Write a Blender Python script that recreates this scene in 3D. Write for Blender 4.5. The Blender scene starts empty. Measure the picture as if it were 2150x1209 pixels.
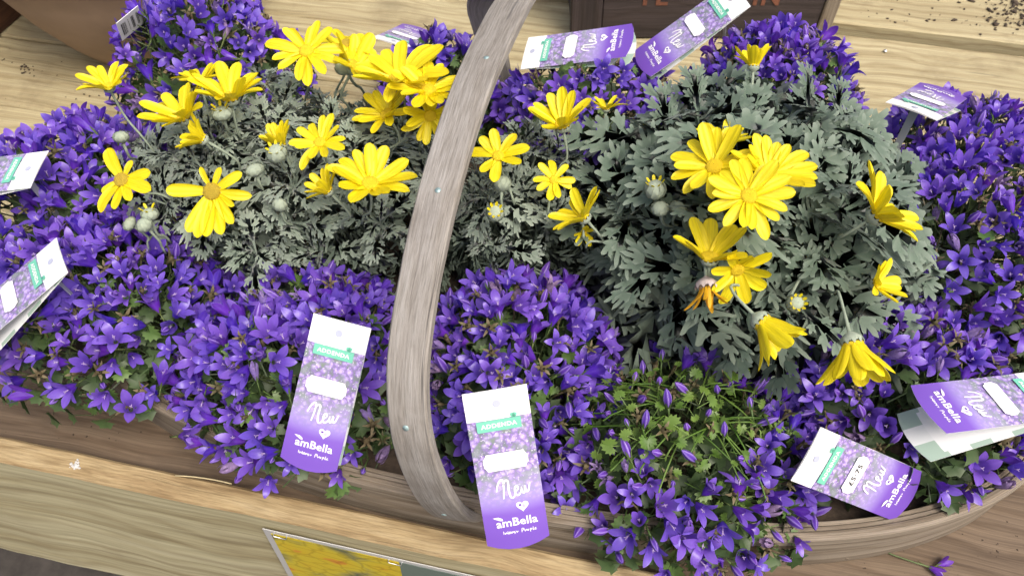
import bpy, bmesh, math, random
import numpy as np
from mathutils import Vector, Matrix, Quaternion
from mathutils import noise as mnoise
R = random.Random(7)
D = bpy.data
SC = bpy.context.scene
COL = SC.collection
# ------------------------------------------------------------------ camera
F, CX, CY, CAM_H = 1687.0, 1075.0, 604.5, 0.75      # focal length and centre in photo pixels, height above the table
CAM = Vector((0, 0, CAM_H))
AX = np.array([[0.97802452, 0.16202709, -0.13120695], [0.2084899, -0.76006781, 0.61549077], [0.0, -0.62932039, -0.77714596]])
cam_d = D.cameras.new('camera'); cam_o = D.objects.new('camera', cam_d); COL.objects.link(cam_o)
cam_d.sensor_width = 36.0; cam_d.lens = F / 2150 * 36.0; cam_d.clip_start = 0.02; cam_d.clip_end = 200
c0, c1, c2 = Vector(AX[:, 0]), Vector(AX[:, 1]), Vector(AX[:, 2])
cam_o.matrix_world = Matrix(((c0.x, -c1.x, -c2.x, 0), (c0.y, -c1.y, -c2.y, 0), (c0.z, -c1.z, -c2.z, CAM_H), (0, 0, 0, 1)))
SC.camera = cam_o
cam_d.dof.use_dof = True; cam_d.dof.focus_distance = .68; cam_d.dof.aperture_fstop = 14.0
# ------------------------------------------------------------------ sky and sun (bright overcast)
SUN_EL, SUN_AZ = math.radians(60), math.radians(128)
w = D.worlds.new('World'); SC.world = w; w.use_nodes = True
nt = w.node_tree
sky = nt.nodes.new('ShaderNodeTexSky'); sky.sky_type = 'NISHITA'; sky.sun_disc = False
sky.sun_elevation = SUN_EL; sky.sun_rotation = SUN_AZ
sky.air_density = 1.0; sky.dust_density = 9.0; sky.ozone_density = 1.0
nt.links.new(sky.outputs[0], nt.nodes['Background'].inputs[0])
nt.nodes['Background'].inputs[1].default_value = 0.135
sd = D.lights.new('sun', 'SUN'); so = D.objects.new('sun', sd); COL.objects.link(so)
sd.energy = 1.35; sd.angle = math.radians(26); sd.color = (1.0, 0.975, 0.93)
sdir = Vector((math.sin(SUN_AZ) * math.cos(SUN_EL), math.cos(SUN_AZ) * math.cos(SUN_EL), math.sin(SUN_EL)))
so.rotation_euler = sdir.to_track_quat('Z', 'Y').to_euler()
SC.view_settings.view_transform = 'Standard'; SC.view_settings.look = 'None'
SC.view_settings.exposure = 0.5; SC.view_settings.gamma = 1.0
SC.cycles.max_bounces = 6


# ------------------------------------------------------------------ helpers
def ray(px, py):
    return Vector(AX @ np.array([px - CX, py - CY, F]))


def at(px, py, z):
    d = ray(px, py)
    return CAM + d * ((z - CAM_H) / d.z)


def depth(P):
    return (P - CAM).dot(c2)


def scr(r, u, t):
    """a direction given as right / up / towards the viewer of the photograph, in world axes"""
    return (c0 * r - c1 * u - c2 * t).normalized()


WM = {}


def link(name, data, parent=None, M=None):
    o = D.objects.new(name, data); COL.objects.link(o)
    M = M if M is not None else Matrix.Identity(4)
    if parent is not None:
        o.parent = parent
        o.matrix_basis = WM[parent.name].inverted() @ M
    else:
        o.matrix_basis = M
    WM[o.name] = M.copy()
    return o


def thing(name, label, cat, loc, group=None, data=None):
    o = link(name, data, None, Matrix.Translation(loc))
    o['label'] = label; o['category'] = cat
    if group: o['group'] = group
    return o


def mesh(name, V, Fc, mats, mi=None, tint=None, uv=None, smooth=True, sharp=None):
    me = D.meshes.new(name)
    me.from_pydata([tuple(v) for v in V], [], Fc)
    for m in (mats if isinstance(mats, (list, tuple)) else [mats]): me.materials.append(m)
    if mi is not None: me.polygons.foreach_set('material_index', mi)
    if tint is not None:
        a = me.attributes.new('tint', 'FLOAT', 'POINT'); a.data.foreach_set('value', tint)
    if uv is not None:
        l = me.uv_layers.new(name='UVMap'); arr = np.array(uv, dtype=np.float32)
        idx = np.zeros(len(me.loops), dtype=np.int32); me.loops.foreach_get('vertex_index', idx)
        if len(arr) == len(V): arr = arr[idx]
        l.data.foreach_set('uv', arr.ravel())
    me.polygons.foreach_set('use_smooth', [smooth] * len(me.polygons))
    if sharp: me.set_sharp_from_angle(angle=math.radians(sharp))
    me.update()
    return me


class MB:
    """collects pieces into one mesh"""
    def __init__(s): s.V = []; s.F = []; s.M = []; s.T = []; s.U = []
    def add(s, V, Fc, m=0, tint=None, uv=None):
        n = len(s.V); s.V += [tuple(v) for v in V]; s.F += [[i + n for i in f] for f in Fc]
        s.M += [m] * len(Fc); s.T += list(tint) if tint is not None else [0.0] * len(V)
        s.U += list(uv) if uv is not None else [(v[0], v[1]) for v in V]
        return s
    def build(s, name, mats, smooth=True, sharp=None):
        return mesh(name, s.V, s.F, mats, s.M, s.T, s.U, smooth, sharp)


def frame_from(z, x=None):
    z = z.normalized()
    x = x if x is not None else Vector((1, 0, 0)) if abs(z.x) < .9 else Vector((0, 1, 0))
    x = (x - z * x.dot(z)).normalized()
    y = z.cross(x)
    return Matrix((x, y, z)).transposed()


def xf(loc, rot3, s=1.0):
    M = rot3.to_4x4() @ Matrix.Scale(s, 4)
    M.translation = loc
    return M


def tube(pts, radii, n=6, cap=True):
    V = []; Fc = []; U = []
    up = None; L = 0
    for i, p in enumerate(pts):
        t = (pts[min(i + 1, len(pts) - 1)] - pts[max(i - 1, 0)]).normalized()
        if up is None: up = t.orthogonal().normalized()
        up = (up - t * up.dot(t)).normalized(); b = t.cross(up)
        if i: L += (p - pts[i - 1]).length
        r = radii[i] if isinstance(radii, (list, tuple)) else radii
        for k in range(n):
            a = 2 * math.pi * k / n
            V.append(p + (up * math.cos(a) + b * math.sin(a)) * r); U.append((L, k / n * .02))
    for i in range(len(pts) - 1):
        for k in range(n):
            k2 = (k + 1) % n
            Fc.append([i * n + k, i * n + k2, (i + 1) * n + k2, (i + 1) * n + k])
    if cap:
        Fc.append(list(range(n))[::-1]); Fc.append([(len(pts) - 1) * n + k for k in range(n)])
    return V, Fc, U


def bez(a, b, c, d, n=10):
    return [a * (1 - t) ** 3 + b * 3 * t * (1 - t) ** 2 + c * 3 * t * t * (1 - t) + d * t ** 3 for t in [i / n for i in range(n + 1)]]


def sweep(pts, xs, ys, sec, closed=False):
    """section (list of x,y) carried along pts with per-point axes xs, ys; UV in metres, u along"""
    V = []; Fc = []; U = []
    n = len(sec); per = [0]
    for k in range(n): per.append(per[-1] + math.dist(sec[k], sec[(k + 1) % n]))
    L = 0
    for i, p in enumerate(pts):
        if i: L += (p - pts[i - 1]).length
        s_i = sec
        for k, (a, b) in enumerate(s_i):
            V.append(p + xs[i] * a + ys[i] * b); U.append((L, per[k]))
    N = len(pts)
    for i in range(N if closed else N - 1):
        j = (i + 1) % N
        for k in range(n):
            k2 = (k + 1) % n
            Fc.append([i * n + k, i * n + k2, j * n + k2, j * n + k])
    if not closed:
        Fc.append(list(range(n))[::-1]); Fc.append([(N - 1) * n + k for k in range(n)])
    return V, Fc, U


def lathe(prof, n=24, rib=None):
    V = []; Fc = []
    for i, (r, z) in enumerate(prof):
        for k in range(n):
            a = 2 * math.pi * k / n
            rr = r * (1 + (rib(k, i) if rib else 0))
            V.append((rr * math.cos(a), rr * math.sin(a), z))
    for i in range(len(prof) - 1):
        for k in range(n):
            k2 = (k + 1) % n
            Fc.append([i * n + k, i * n + k2, (i + 1) * n + k2, (i + 1) * n + k])
    return V, Fc


# ------------------------------------------------------------------ materials
def mat(name):
    m = D.materials.new(name); m.use_nodes = True
    n = m.node_tree
    return m, n, n.nodes['Principled BSDF']


def N(n, t, **kw):
    x = n.nodes.new(t)
    for k, v in kw.items():
        if k.startswith('i_'): x.inputs[k[2:].replace('_', ' ')].default_value = v
        else: setattr(x, k, v)
    return x


def ramp(n, stops, interp='LINEAR'):
    r = n.nodes.new('ShaderNodeValToRGB'); r.color_ramp.interpolation = interp
    e = r.color_ramp.elements
    while len(e) > 1: e.remove(e[0])
    e[0].position = stops[0][0]; e[0].color = (*stops[0][1], 1)
    for p, c in stops[1:]:
        q = e.new(p); q.color = (*c, 1)
    return r


def mix(n, a, b, f, mode='MIX'):
    x = n.nodes.new('ShaderNodeMix'); x.data_type = 'RGBA'; x.blend_type = mode
    for s, v in ((6, a), (7, b)):
        if isinstance(v, tuple): x.inputs[s].default_value = (*v, 1)
        else: n.links.new(v, x.inputs[s])
    if isinstance(f, (int, float)): x.inputs[0].default_value = f
    else: n.links.new(f, x.inputs[0])
    return x.outputs[2]


def math_n(n, op, a, b=0.0, clamp=False):
    x = n.nodes.new('ShaderNodeMath'); x.operation = op; x.use_clamp = clamp
    for i, v in enumerate((a, b)):
        if isinstance(v, (int, float)): x.inputs[i].default_value = v
        else: n.links.new(v, x.inputs[i])
    return x.outputs[0]


def wood(name, pale, mid, dark, grain=1.0, stain=0.4, rough=.75, stain_col=(.10, .08, .055), crack=0.35, gs=(2.2, 75), bump=.35, knots=0.0, warp=.03, rings=14.0, ringamt=.6):
    m, n, b = mat(name)
    uv = N(n, 'ShaderNodeUVMap'); oi = N(n, 'ShaderNodeObjectInfo')
    off = N(n, 'ShaderNodeVectorMath', operation='SCALE'); n.links.new(oi.outputs['Random'], off.inputs['Scale'])
    off.inputs[0].default_value = (13.1, 7.7, 3.3)
    ad = N(n, 'ShaderNodeVectorMath', operation='ADD'); n.links.new(uv.outputs[0], ad.inputs[0]); n.links.new(off.outputs[0], ad.inputs[1])
    base = ad.outputs[0]
    # slow wander of the grain
    wn = N(n, 'ShaderNodeTexNoise', i_Scale=5.0, i_Detail=2.0); n.links.new(base, wn.inputs['Vector'])
    wv = N(n, 'ShaderNodeVectorMath', operation='SCALE'); n.links.new(wn.outputs['Color'], wv.inputs[0]); wv.inputs['Scale'].default_value = warp
    ad2 = N(n, 'ShaderNodeVectorMath', operation='ADD'); n.links.new(base, ad2.inputs[0]); n.links.new(wv.outputs[0], ad2.inputs[1])

    def nz(sx, sy, detail=4.0, rough=.6):
        mp = N(n, 'ShaderNodeMapping'); mp.inputs['Scale'].default_value = (sx, sy, 1); n.links.new(ad2.outputs[0], mp.inputs[0])
        q = N(n, 'ShaderNodeTexNoise', i_Scale=1.0, i_Detail=detail, i_Roughness=rough); n.links.new(mp.outputs[0], q.inputs['Vector'])
        return q.outputs['Fac']
    g1 = nz(gs[0], gs[1]); g2 = nz(gs[0] * 4, gs[1] * 5, 3.0, .7); g3 = nz(1.3, 14, 3.0)
    r1 = ramp(n, [(.3, dark), (.5, mid), (.7, pale)]); n.links.new(g1, r1.inputs[0])
    col = mix(n, r1.outputs[0], mid, 1 - grain)
    rr = ramp(n, [(.36, (.48, .45, .40)), (.60, (1.08, 1.08, 1.08))]); n.links.new(g2, rr.inputs[0])
    col = mix(n, col, rr.outputs[0], .55, 'MULTIPLY')
    r3 = ramp(n, [(.35, (.72, .68, .62)), (.6, (1.0, 1.0, 1.0))]); n.links.new(g3, r3.inputs[0])
    col = mix(n, col, r3.outputs[0], .6, 'MULTIPLY')
    wm = N(n, 'ShaderNodeMapping'); wm.inputs['Scale'].default_value = (.55, 1, 1); n.links.new(ad2.outputs[0], wm.inputs[0])
    wave = N(n, 'ShaderNodeTexWave', wave_type='BANDS', bands_direction='Y', i_Scale=rings, i_Distortion=7.0, i_Detail=3.0, i_Detail_Scale=1.2); n.links.new(wm.outputs[0], wave.inputs['Vector'])
    rwv = ramp(n, [(.0, (.66, .60, .52)), (.22, (.92, .90, .87)), (.6, (1.03, 1.03, 1.03))]); n.links.new(wave.outputs['Fac'], rwv.inputs[0])
    col = mix(n, col, rwv.outputs[0], ringamt, 'MULTIPLY')
    st = N(n, 'ShaderNodeTexNoise', i_Scale=9.0, i_Detail=7.0, i_Roughness=.68); n.links.new(base, st.inputs['Vector'])
    rs = ramp(n, [(.52, (0, 0, 0)), (.74, (1, 1, 1))]); n.links.new(st.outputs['Fac'], rs.inputs[0])
    col = mix(n, col, stain_col, math_n(n, 'MULTIPLY', rs.outputs[0], stain))
    ck = nz(5, 160, 3.0, .5)
    rc = ramp(n, [(.66, (0, 0, 0)), (.72, (1, 1, 1))]); n.links.new(ck, rc.inputs[0])
    col = mix(n, col, tuple(c * .35 for c in dark), math_n(n, 'MULTIPLY', rc.outputs[0], crack))
    if knots:
        vo = N(n, 'ShaderNodeTexVoronoi', feature='F1'); mp = N(n, 'ShaderNodeMapping'); mp.inputs['Scale'].default_value = (3.2, 5.5, 1)
        n.links.new(ad2.outputs[0], mp.inputs[0]); n.links.new(mp.outputs[0], vo.inputs['Vector']); vo.inputs['Scale'].default_value = 1.0
        rk = ramp(n, [(.03, (1, 1, 1)), (.13, (0, 0, 0))]); n.links.new(vo.outputs['Distance'], rk.inputs[0])
        col = mix(n, col, tuple(c * .5 for c in dark), math_n(n, 'MULTIPLY', rk.outputs[0], knots))
    n.links.new(col, b.inputs['Base Color']); b.inputs['Roughness'].default_value = rough
    bm_ = N(n, 'ShaderNodeBump', i_Strength=bump, i_Distance=.0015); 
    hh = math_n(n, 'SUBTRACT', math_n(n, 'ADD', g1, g2), math_n(n, 'MULTIPLY', rc.outputs[0], .8))
    n.links.new(hh, bm_.inputs['Height']); n.links.new(bm_.outputs[0], b.inputs['Normal'])
    return m


M_PINE = wood('weathered_pine', (.48, .425, .265), (.435, .38, .225), (.36, .30, .17), stain=.6, stain_col=(.15, .11, .06), knots=.5, crack=.65, gs=(1.6, 130))
M_BROWN = wood('damp_brown_board', (.20, .15, .10), (.155, .112, .074), (.10, .07, .045), stain=.55, stain_col=(.05, .038, .027), knots=.3)
M_LIP = wood('lip_front', (.54, .50, .33), (.49, .45, .28), (.36, .30, .16), gs=(1.1, 22), warp=.05, stain=.3, stain_col=(.2, .15, .08), crack=.3, knots=.45, rings=7.0, ringamt=.55)
M_LIPTOP = wood('lip_top', (.46, .365, .21), (.405, .31, .165), (.31, .22, .11), stain=.35, stain_col=(.22, .13, .05), gs=(9, 110))
M_TRUG = wood('trug_willow', (.34, .295, .235), (.26, .22, .17), (.16, .13, .095), stain=.5, stain_col=(.085, .065, .05), gs=(2.0, 140), warp=.008)
M_HANDLE = wood('handle_ash', (.37, .355, .335), (.315, .30, .28), (.235, .218, .20), stain=.8, stain_col=(.15, .13, .112), gs=(9, 120), grain=.55, ringamt=.2, crack=.6, bump=.5, warp=.008, knots=.6)
M_CRATE = wood('stained_planter', (.062, .046, .046), (.044, .033, .034), (.028, .021, .022), stain=.4, stain_col=(.03, .02, .02))
M_REDBOX = wood('red_brown_box', (.135, .06, .027), (.10, .042, .018), (.06, .024, .012), stain=.4, stain_col=(.04, .02, .012))


def plain(name, col, rough=.6, metal=0.0, noise=0.0, scale=60.0, bump=0.0, spec=.5):
    m, n, b = mat(name)
    b.inputs['Roughness'].default_value = rough; b.inputs['Metallic'].default_value = metal
    b.inputs['Specular IOR Level'].default_value = spec
    if noise or bump:
        tc = N(n, 'ShaderNodeTexCoord'); q = N(n, 'ShaderNodeTexNoise', i_Scale=scale, i_Detail=5.0, i_Roughness=.65); n.links.new(tc.outputs['Object'], q.inputs['Vector'])
        r = ramp(n, [(.25, tuple(c * (1 - noise) for c in col)), (.75, tuple(min(1, c * (1 + noise)) for c in col))]); n.links.new(q.outputs['Fac'], r.inputs[0])
        n.links.new(r.outputs[0], b.inputs['Base Color'])
        if bump:
            bb = N(n, 'ShaderNodeBump', i_Strength=bump, i_Distance=.001); n.links.new(q.outputs['Fac'], bb.inputs['Height']); n.links.new(bb.outputs[0], b.inputs['Normal'])
    else:
        b.inputs['Base Color'].default_value = (*col, 1)
    return m


def petal_mat(name, c_a, c_b, c_edge, transl=.3, rough=.5, vein=0.12, vs=(60, 60, 60), back=None, sheen=0.0):
    """thin plant tissue: per-piece hue between c_a and c_b, paler where the tint attribute says so, light shines through"""
    m, n, b = mat(name)
    oi = N(n, 'ShaderNodeObjectInfo'); at_ = N(n, 'ShaderNodeAttribute', attribute_name='tint')
    col = mix(n, c_a, c_b, oi.outputs['Random'])
    tc = N(n, 'ShaderNodeTexCoord'); q = N(n, 'ShaderNodeTexNoise', i_Scale=1.0, i_Detail=3.0); mpv = N(n, 'ShaderNodeMapping'); mpv.inputs['Scale'].default_value = vs
    n.links.new(tc.outputs['Object'], mpv.inputs[0]); n.links.new(mpv.outputs[0], q.inputs['Vector'])
    r = ramp(n, [(.3, (1 - vein * 2,) * 3), (.7, (1 + vein,) * 3)]); n.links.new(q.outputs['Fac'], r.inputs[0])
    col = mix(n, col, r.outputs[0], 1.0, 'MULTIPLY')
    col = mix(n, col, c_edge, at_.outputs['Fac'])
    if back:
        ge = N(n, 'ShaderNodeNewGeometry'); col = mix(n, col, back[0], math_n(n, 'MULTIPLY', ge.outputs['Backfacing'], back[1]))
    b.inputs['Sheen Weight'].default_value = sheen; b.inputs['Sheen Roughness'].default_value = .5
    n.links.new(col, b.inputs['Base Color']); b.inputs['Roughness'].default_value = rough
    if transl:
        tr = N(n, 'ShaderNodeBsdfTranslucent'); n.links.new(col, tr.inputs['Color'])
        ms = N(n, 'ShaderNodeMixShader'); ms.inputs[0].default_value = transl
        n.links.new(b.outputs[0], ms.inputs[1]); n.links.new(tr.outputs[0], ms.inputs[2])
        n.links.new(ms.outputs[0], n.nodes['Material Output'].inputs['Surface'])
    return m


M_BELL = petal_mat('bell_violet', (.066, .026, .52), (.165, .034, .48), (.40, .28, .78), transl=.32, rough=.33, vs=(260, 260, 90), back=((.24, .15, .64), .5))
M_BELLBUD = petal_mat('bell_bud', (.085, .025, .36), (.14, .04, .42), (.38, .27, .68), transl=.15, rough=.45)
M_PISTIL = plain('pistil', (.40, .30, .52), .6)
M_SEPAL = petal_mat('sepal_green', (.07, .13, .03), (.13, .17, .05), (.2, .2, .08), transl=.15)
M_BELLLEAF = petal_mat('bell_leaf', (.055, .13, .028), (.12, .21, .05), (.22, .28, .10), transl=.2, rough=.45)
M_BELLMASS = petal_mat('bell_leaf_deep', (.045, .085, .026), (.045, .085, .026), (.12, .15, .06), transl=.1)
M_YELLOW = petal_mat('daisy_yellow', (.84, .66, .002), (.86, .73, .004), (.90, .80, .04), transl=.3, rough=.5, vein=.12, vs=(1.6, 34, 3))
M_OLDYELLOW = petal_mat('daisy_faded', (.72, .38, .01), (.8, .46, .01), (.55, .25, .02), transl=.25, rough=.6, vein=.2)
M_DISC = plain('daisy_disc', (.84, .56, .01), .7, noise=.35, scale=900, bump=.8)
M_DISCOLD = plain('daisy_disc_old', (.50, .36, .03), .8, noise=.4, scale=900, bump=.9)
M_FELT = plain('felted_bud', (.33, .385, .30), .9, noise=.15, scale=500, bump=.3, spec=.2)
M_FELTPINK = plain('withered_calyx', (.45, .38, .36), .9, noise=.2, scale=400, bump=.3, spec=.2)
M_STALK = plain('felted_stalk', (.25, .30, .23), .9, noise=.2, scale=300, spec=.2)
M_SILVER = petal_mat('silver_leaf', (.085, .135, .090), (.20, .255, .20), (.32, .37, .31), transl=.12, rough=.75, sheen=.25)
M_GREYLEAF = petal_mat('grey_green_leaf', (.016, .060, .024), (.070, .124, .080), (.22, .27, .22), transl=.12, rough=.7, sheen=.15)
M_LEAFMASS = petal_mat('grey_leaf_deep', (.085, .125, .092), (.085, .125, .092), (.18, .22, .17), transl=.05, rough=.8)
M_BELLSTEM = plain('bell_stem', (.10, .14, .05), .6)
M_SOIL = plain('soil', (.060, .043, .030), .95, noise=.5, scale=160, bump=.8)
M_NAIL = plain('copper_green_nail', (.30, .42, .42), .45, metal=.4, noise=.3, scale=800)
M_TERRA = plain('terracotta', (.30, .21, .14), .8, noise=.14, scale=14, bump=.15)
M_WHITE = plain('label_white', (.86, .86, .86), .35)
M_PAPER = plain('sticker_white', (.90, .90, .90), .55)
M_TEAL = plain('label_green', (.16, .52, .38), .4)
M_INK = plain('ink_grey', (.05, .05, .055), .6)
M_PURPLEINK = plain('ink_purple', (.13, .05, .36), .5)
M_ORANGEINK = plain('faded_orange_paint', (.16, .060, .034), .8, noise=.5, scale=120)
M_STAKE = plain('stake_grey', (.30, .32, .34), .4)
M_STAPLE = plain('staple_steel', (.75, .75, .74), .3, metal=.9)
M_LAM = plain('laminate_edge', (.50, .50, .49), .25)
M_SPLASH = plain('white_splash', (.50, .49, .47), .8, noise=.3, scale=300)
M_GROUND = plain('dark_ground', (.055, .048, .042), .95, noise=.5, scale=20, bump=.6)


def label_print():
    """front of the plant label: white head, photo of lavender bells fading into violet at the foot (flat print, UV)"""
    m, n, b = mat('label_front_print')
    uv = N(n, 'ShaderNodeUVMap'); sp = N(n, 'ShaderNodeSeparateXYZ'); n.links.new(uv.outputs[0], sp.inputs[0])
    mp = N(n, 'ShaderNodeMapping'); mp.inputs['Scale'].default_value = (9, 23, 1); n.links.new(uv.outputs[0], mp.inputs[0])
    ns = N(n, 'ShaderNodeTexNoise', i_Scale=1.3, i_Detail=3.0); n.links.new(mp.outputs[0], ns.inputs['Vector'])
    wob = N(n, 'ShaderNodeVectorMath', operation='ADD'); n.links.new(mp.outputs[0], wob.inputs[0]); n.links.new(ns.outputs['Color'], wob.inputs[1])
    vo = N(n, 'ShaderNodeTexVoronoi', i_Scale=1.1); n.links.new(wob.outputs[0], vo.inputs['Vector'])
    r = ramp(n, [(0, (.66, .58, .82)), (.28, (.46, .36, .70)), (.5, (.26, .17, .46)), (.75, (.17, .19, .22))]); n.links.new(vo.outputs['Distance'], r.inputs[0])  # print colours lightened to carry the whitish veil of reflected sky
    n2 = N(n, 'ShaderNodeTexNoise', i_Scale=.55, i_Detail=2.0); n.links.new(mp.outputs[0], n2.inputs['Vector'])
    rg = ramp(n, [(.5, (0, 0, 0)), (.62, (1, 1, 1))]); n.links.new(n2.outputs['Fac'], rg.inputs[0])
    col = mix(n, r.outputs[0], (.20, .26, .20), math_n(n, 'MULTIPLY', rg.outputs[0], .75))
    n3 = N(n, 'ShaderNodeTexNoise', i_Scale=2.6, i_Detail=2.0); n.links.new(mp.outputs[0], n3.inputs['Vector'])
    rw = ramp(n, [(.60, (0, 0, 0)), (.68, (1, 1, 1))]); n.links.new(n3.outputs['Fac'], rw.inputs[0])
    col = mix(n, col, (.72, .68, .82), math_n(n, 'MULTIPLY', rw.outputs[0], .8))
    # foot: pale mist then violet (printed fade)
    fp = ramp(n, [(.05, (.155, .07, .42)), (.20, (.185, .09, .47)), (.30, (.34, .27, .60)), (.40, (.42, .38, .60))]); n.links.new(sp.outputs['Y'], fp.inputs[0])
    fm = ramp(n, [(.24, (1, 1, 1)), (.50, (0, 0, 0))]); n.links.new(sp.outputs['Y'], fm.inputs[0])
    col = mix(n, col, fp.outputs[0], fm.outputs[0])
    hd = math_n(n, 'GREATER_THAN', sp.outputs['Y'], .815)
    col = mix(n, col, (.86, .86, .86), hd)
    n.links.new(col, b.inputs['Base Color']); b.inputs['Roughness'].default_value = .3
    return m


def label_back():
    m, n, b = mat('label_back_print')
    uv = N(n, 'ShaderNodeUVMap'); sp = N(n, 'ShaderNodeSeparateXYZ'); n.links.new(uv.outputs[0], sp.inputs[0])
    mp = N(n, 'ShaderNodeMapping'); mp.inputs['Scale'].default_value = (3, 7, 1); n.links.new(uv.outputs[0], mp.inputs[0])
    ch = N(n, 'ShaderNodeTexChecker', i_Scale=1.0); n.links.new(mp.outputs[0], ch.inputs['Vector'])
    ch.inputs['Color1'].default_value = (.66, .69, .70, 1); ch.inputs['Color2'].default_value = (.32, .43, .37, 1)
    ex = math_n(n, 'ABSOLUTE', math_n(n, 'SUBTRACT', sp.outputs['X'], .5))
    ed = math_n(n, 'GREATER_THAN', ex, .41); ey = math_n(n, 'LESS_THAN', sp.outputs['Y'], .12)
    bd = math_n(n, 'MAXIMUM', ed, ey)
    col = mix(n, (.70, .72, .74), ch.outputs['Color'], bd)
    n.links.new(col, b.inputs['Base Color']); b.inputs['Roughness'].default_value = .35
    return m


def daffodil_print():
    m, n, b = mat('daffodil_print')
    uv = N(n, 'ShaderNodeUVMap')
    mp = N(n, 'ShaderNodeMapping'); mp.inputs['Scale'].default_value = (9, 11, 1); n.links.new(uv.outputs[0], mp.inputs[0])
    ns = N(n, 'ShaderNodeTexNoise', i_Scale=.8, i_Detail=3.0); n.links.new(mp.outputs[0], ns.inputs['Vector'])
    wob = N(n, 'ShaderNodeVectorMath', operation='ADD'); n.links.new(mp.outputs[0], wob.inputs[0]); n.links.new(ns.outputs['Color'], wob.inputs[1])
    vo = N(n, 'ShaderNodeTexVoronoi', i_Scale=.62); n.links.new(wob.outputs[0], vo.inputs['Vector'])
    r = ramp(n, [(0, (.62, .24, .02)), (.24, (.66, .30, .03)), (.27, (.66, .47, .02)), (.6, (.62, .50, .03)), (.72, (.42, .36, .06)), (.9, (.13, .15, .09))]); n.links.new(vo.outputs['Distance'], r.inputs[0])
    v2 = N(n, 'ShaderNodeTexVoronoi', feature='DISTANCE_TO_EDGE', i_Scale=1.3); n.links.new(wob.outputs[0], v2.inputs['Vector'])
    re = ramp(n, [(0, (.62, .60, .5)), (.10, (1, 1, 1))]); n.links.new(v2.outputs['Distance'], re.inputs[0])
    col = mix(n, r.outputs[0], re.outputs[0], .7, 'MULTIPLY')
    sp = N(n, 'ShaderNodeSeparateXYZ'); n.links.new(uv.outputs[0], sp.inputs[0])
    col = mix(n, col, (.14, .19, .16), math_n(n, 'GREATER_THAN', sp.outputs['X'], .46))
    n.links.new(col, b.inputs['Base Color']); b.inputs['Roughness'].default_value = .2
    return m


M_LABEL, M_LABELBACK, M_DAFF = label_print(), label_back(), daffodil_print()

# ------------------------------------------------------------------ ground
g = mesh('ground', [(-60, -60, -.75), (60, -60, -.75), (60, 60, -.75), (-60, 60, -.75)], [[0, 1, 2, 3]], M_GROUND)
link('ground', g)['kind'] = 'structure'

# ------------------------------------------------------------------ the display table
table = thing('display_table', 'long pale timber table of weathered planks carrying the basket of flowers', 'table', (0, .28, 0))


def plank(name, x0, x1, y0, y1, ztop, T, m, parent, m2=None, seg=60, wav=.0009, seed=0):
    rr = random.Random(seed)
    L = x1 - x0; Wd = y1 - y0; bv = .003
    V = []; Fc = []; U = []
    ph = [rr.uniform(0, 9) for _ in range(6)]
    for i in range(seg + 1):
        x = x0 + L * i / seg
        e0 = wav * (math.sin(x * 23 + ph[0]) + .7 * math.sin(x * 71 + ph[1]) + rr.uniform(-.5, .5)); e1 = wav * (math.sin(x * 19 + ph[2]) + .7 * math.sin(x * 83 + ph[3]) + rr.uniform(-.5, .5))
        h = wav * .8 * math.sin(x * 11 + ph[4]) if T < .1 else 0
        sec = [(y0 + e0, -T), (y0 + e0, -bv), (y0 + e0 + bv, 0), (y0 + Wd * .33, h), (y0 + Wd * .66, h), (y1 + e1 - bv, 0), (y1 + e1, -bv), (y1 + e1, -T)]
        per = 0; prev = None
        for s_ in sec:
            if prev: per += math.dist(prev, s_)
            prev = s_
            V.append((x, s_[0], ztop + s_[1])); U.append((x, per))
    n = 8; mi = []
    for i in range(seg):
        for k in range(n):
            k2 = (k + 1) % n
            Fc.append([i * n + k, i * n + k2, (i + 1) * n + k2, (i + 1) * n + k][::-1]); mi.append(0 if (m2 is None or k in (0, 6, 7)) else 1)
    Fc.append(list(range(n))); mi.append(0); Fc.append([seg * n + k for k in range(n)][::-1]); mi.append(0)
    me = mesh(name, V, Fc, [m] + ([m2] if m2 else []), mi, None, U, True, 40)
    return link(name, me, parent)


ye = [.2815, .462, .622, .778, .934, 1.086, 1.236]
for i in range(6):
    z = [0, -.0005, .0, -.001, .0005, -.0015][i]
    plank('plank', -1.9, 1.5, ye[i] + .0012, ye[i + 1] - (.0012 if i < 5 else .014), z, .022, M_BROWN if i == 0 else M_PINE, table, seed=i)
plank('plank', -1.9, 1.5, 1.2375, 1.392, .011, .026, M_PINE, table, seed=11)
plank('plank', -1.9, 1.5, 1.396, 1.55, .010, .026, M_PINE, table, seed=12)
plank('plank', -1.9, 1.5, 1.553, 1.71, .010, .026, M_PINE, table, seed=13)
lip = plank('front_board', -1.9, 1.5, .2545, .2805, .02, .322, M_LIP, table, m2=M_LIPTOP, seed=21, wav=.0006, seg=90)
plank('bearer', -1.9, 1.5, .300, .345, -.0235, .09, M_BROWN, table, seed=22)
plank('bearer', -1.9, 1.5, 1.19, 1.26, -.028, .09, M_BROWN, table, seed=23)
for x in (-1.6, 1.3):
    for y in (.33, 1.6):
        V, Fc, U = sweep([Vector((x, y, -.745)), Vector((x, y, -.03))], [Vector((1, 0, 0))] * 2, [Vector((0, 1, 0))] * 2, [(-.035, -.035), (.035, -.035), (.035, .035), (-.035, .035)])
        link('leg', mesh('leg', V, Fc, M_PINE, None, None, U, False), table)
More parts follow.
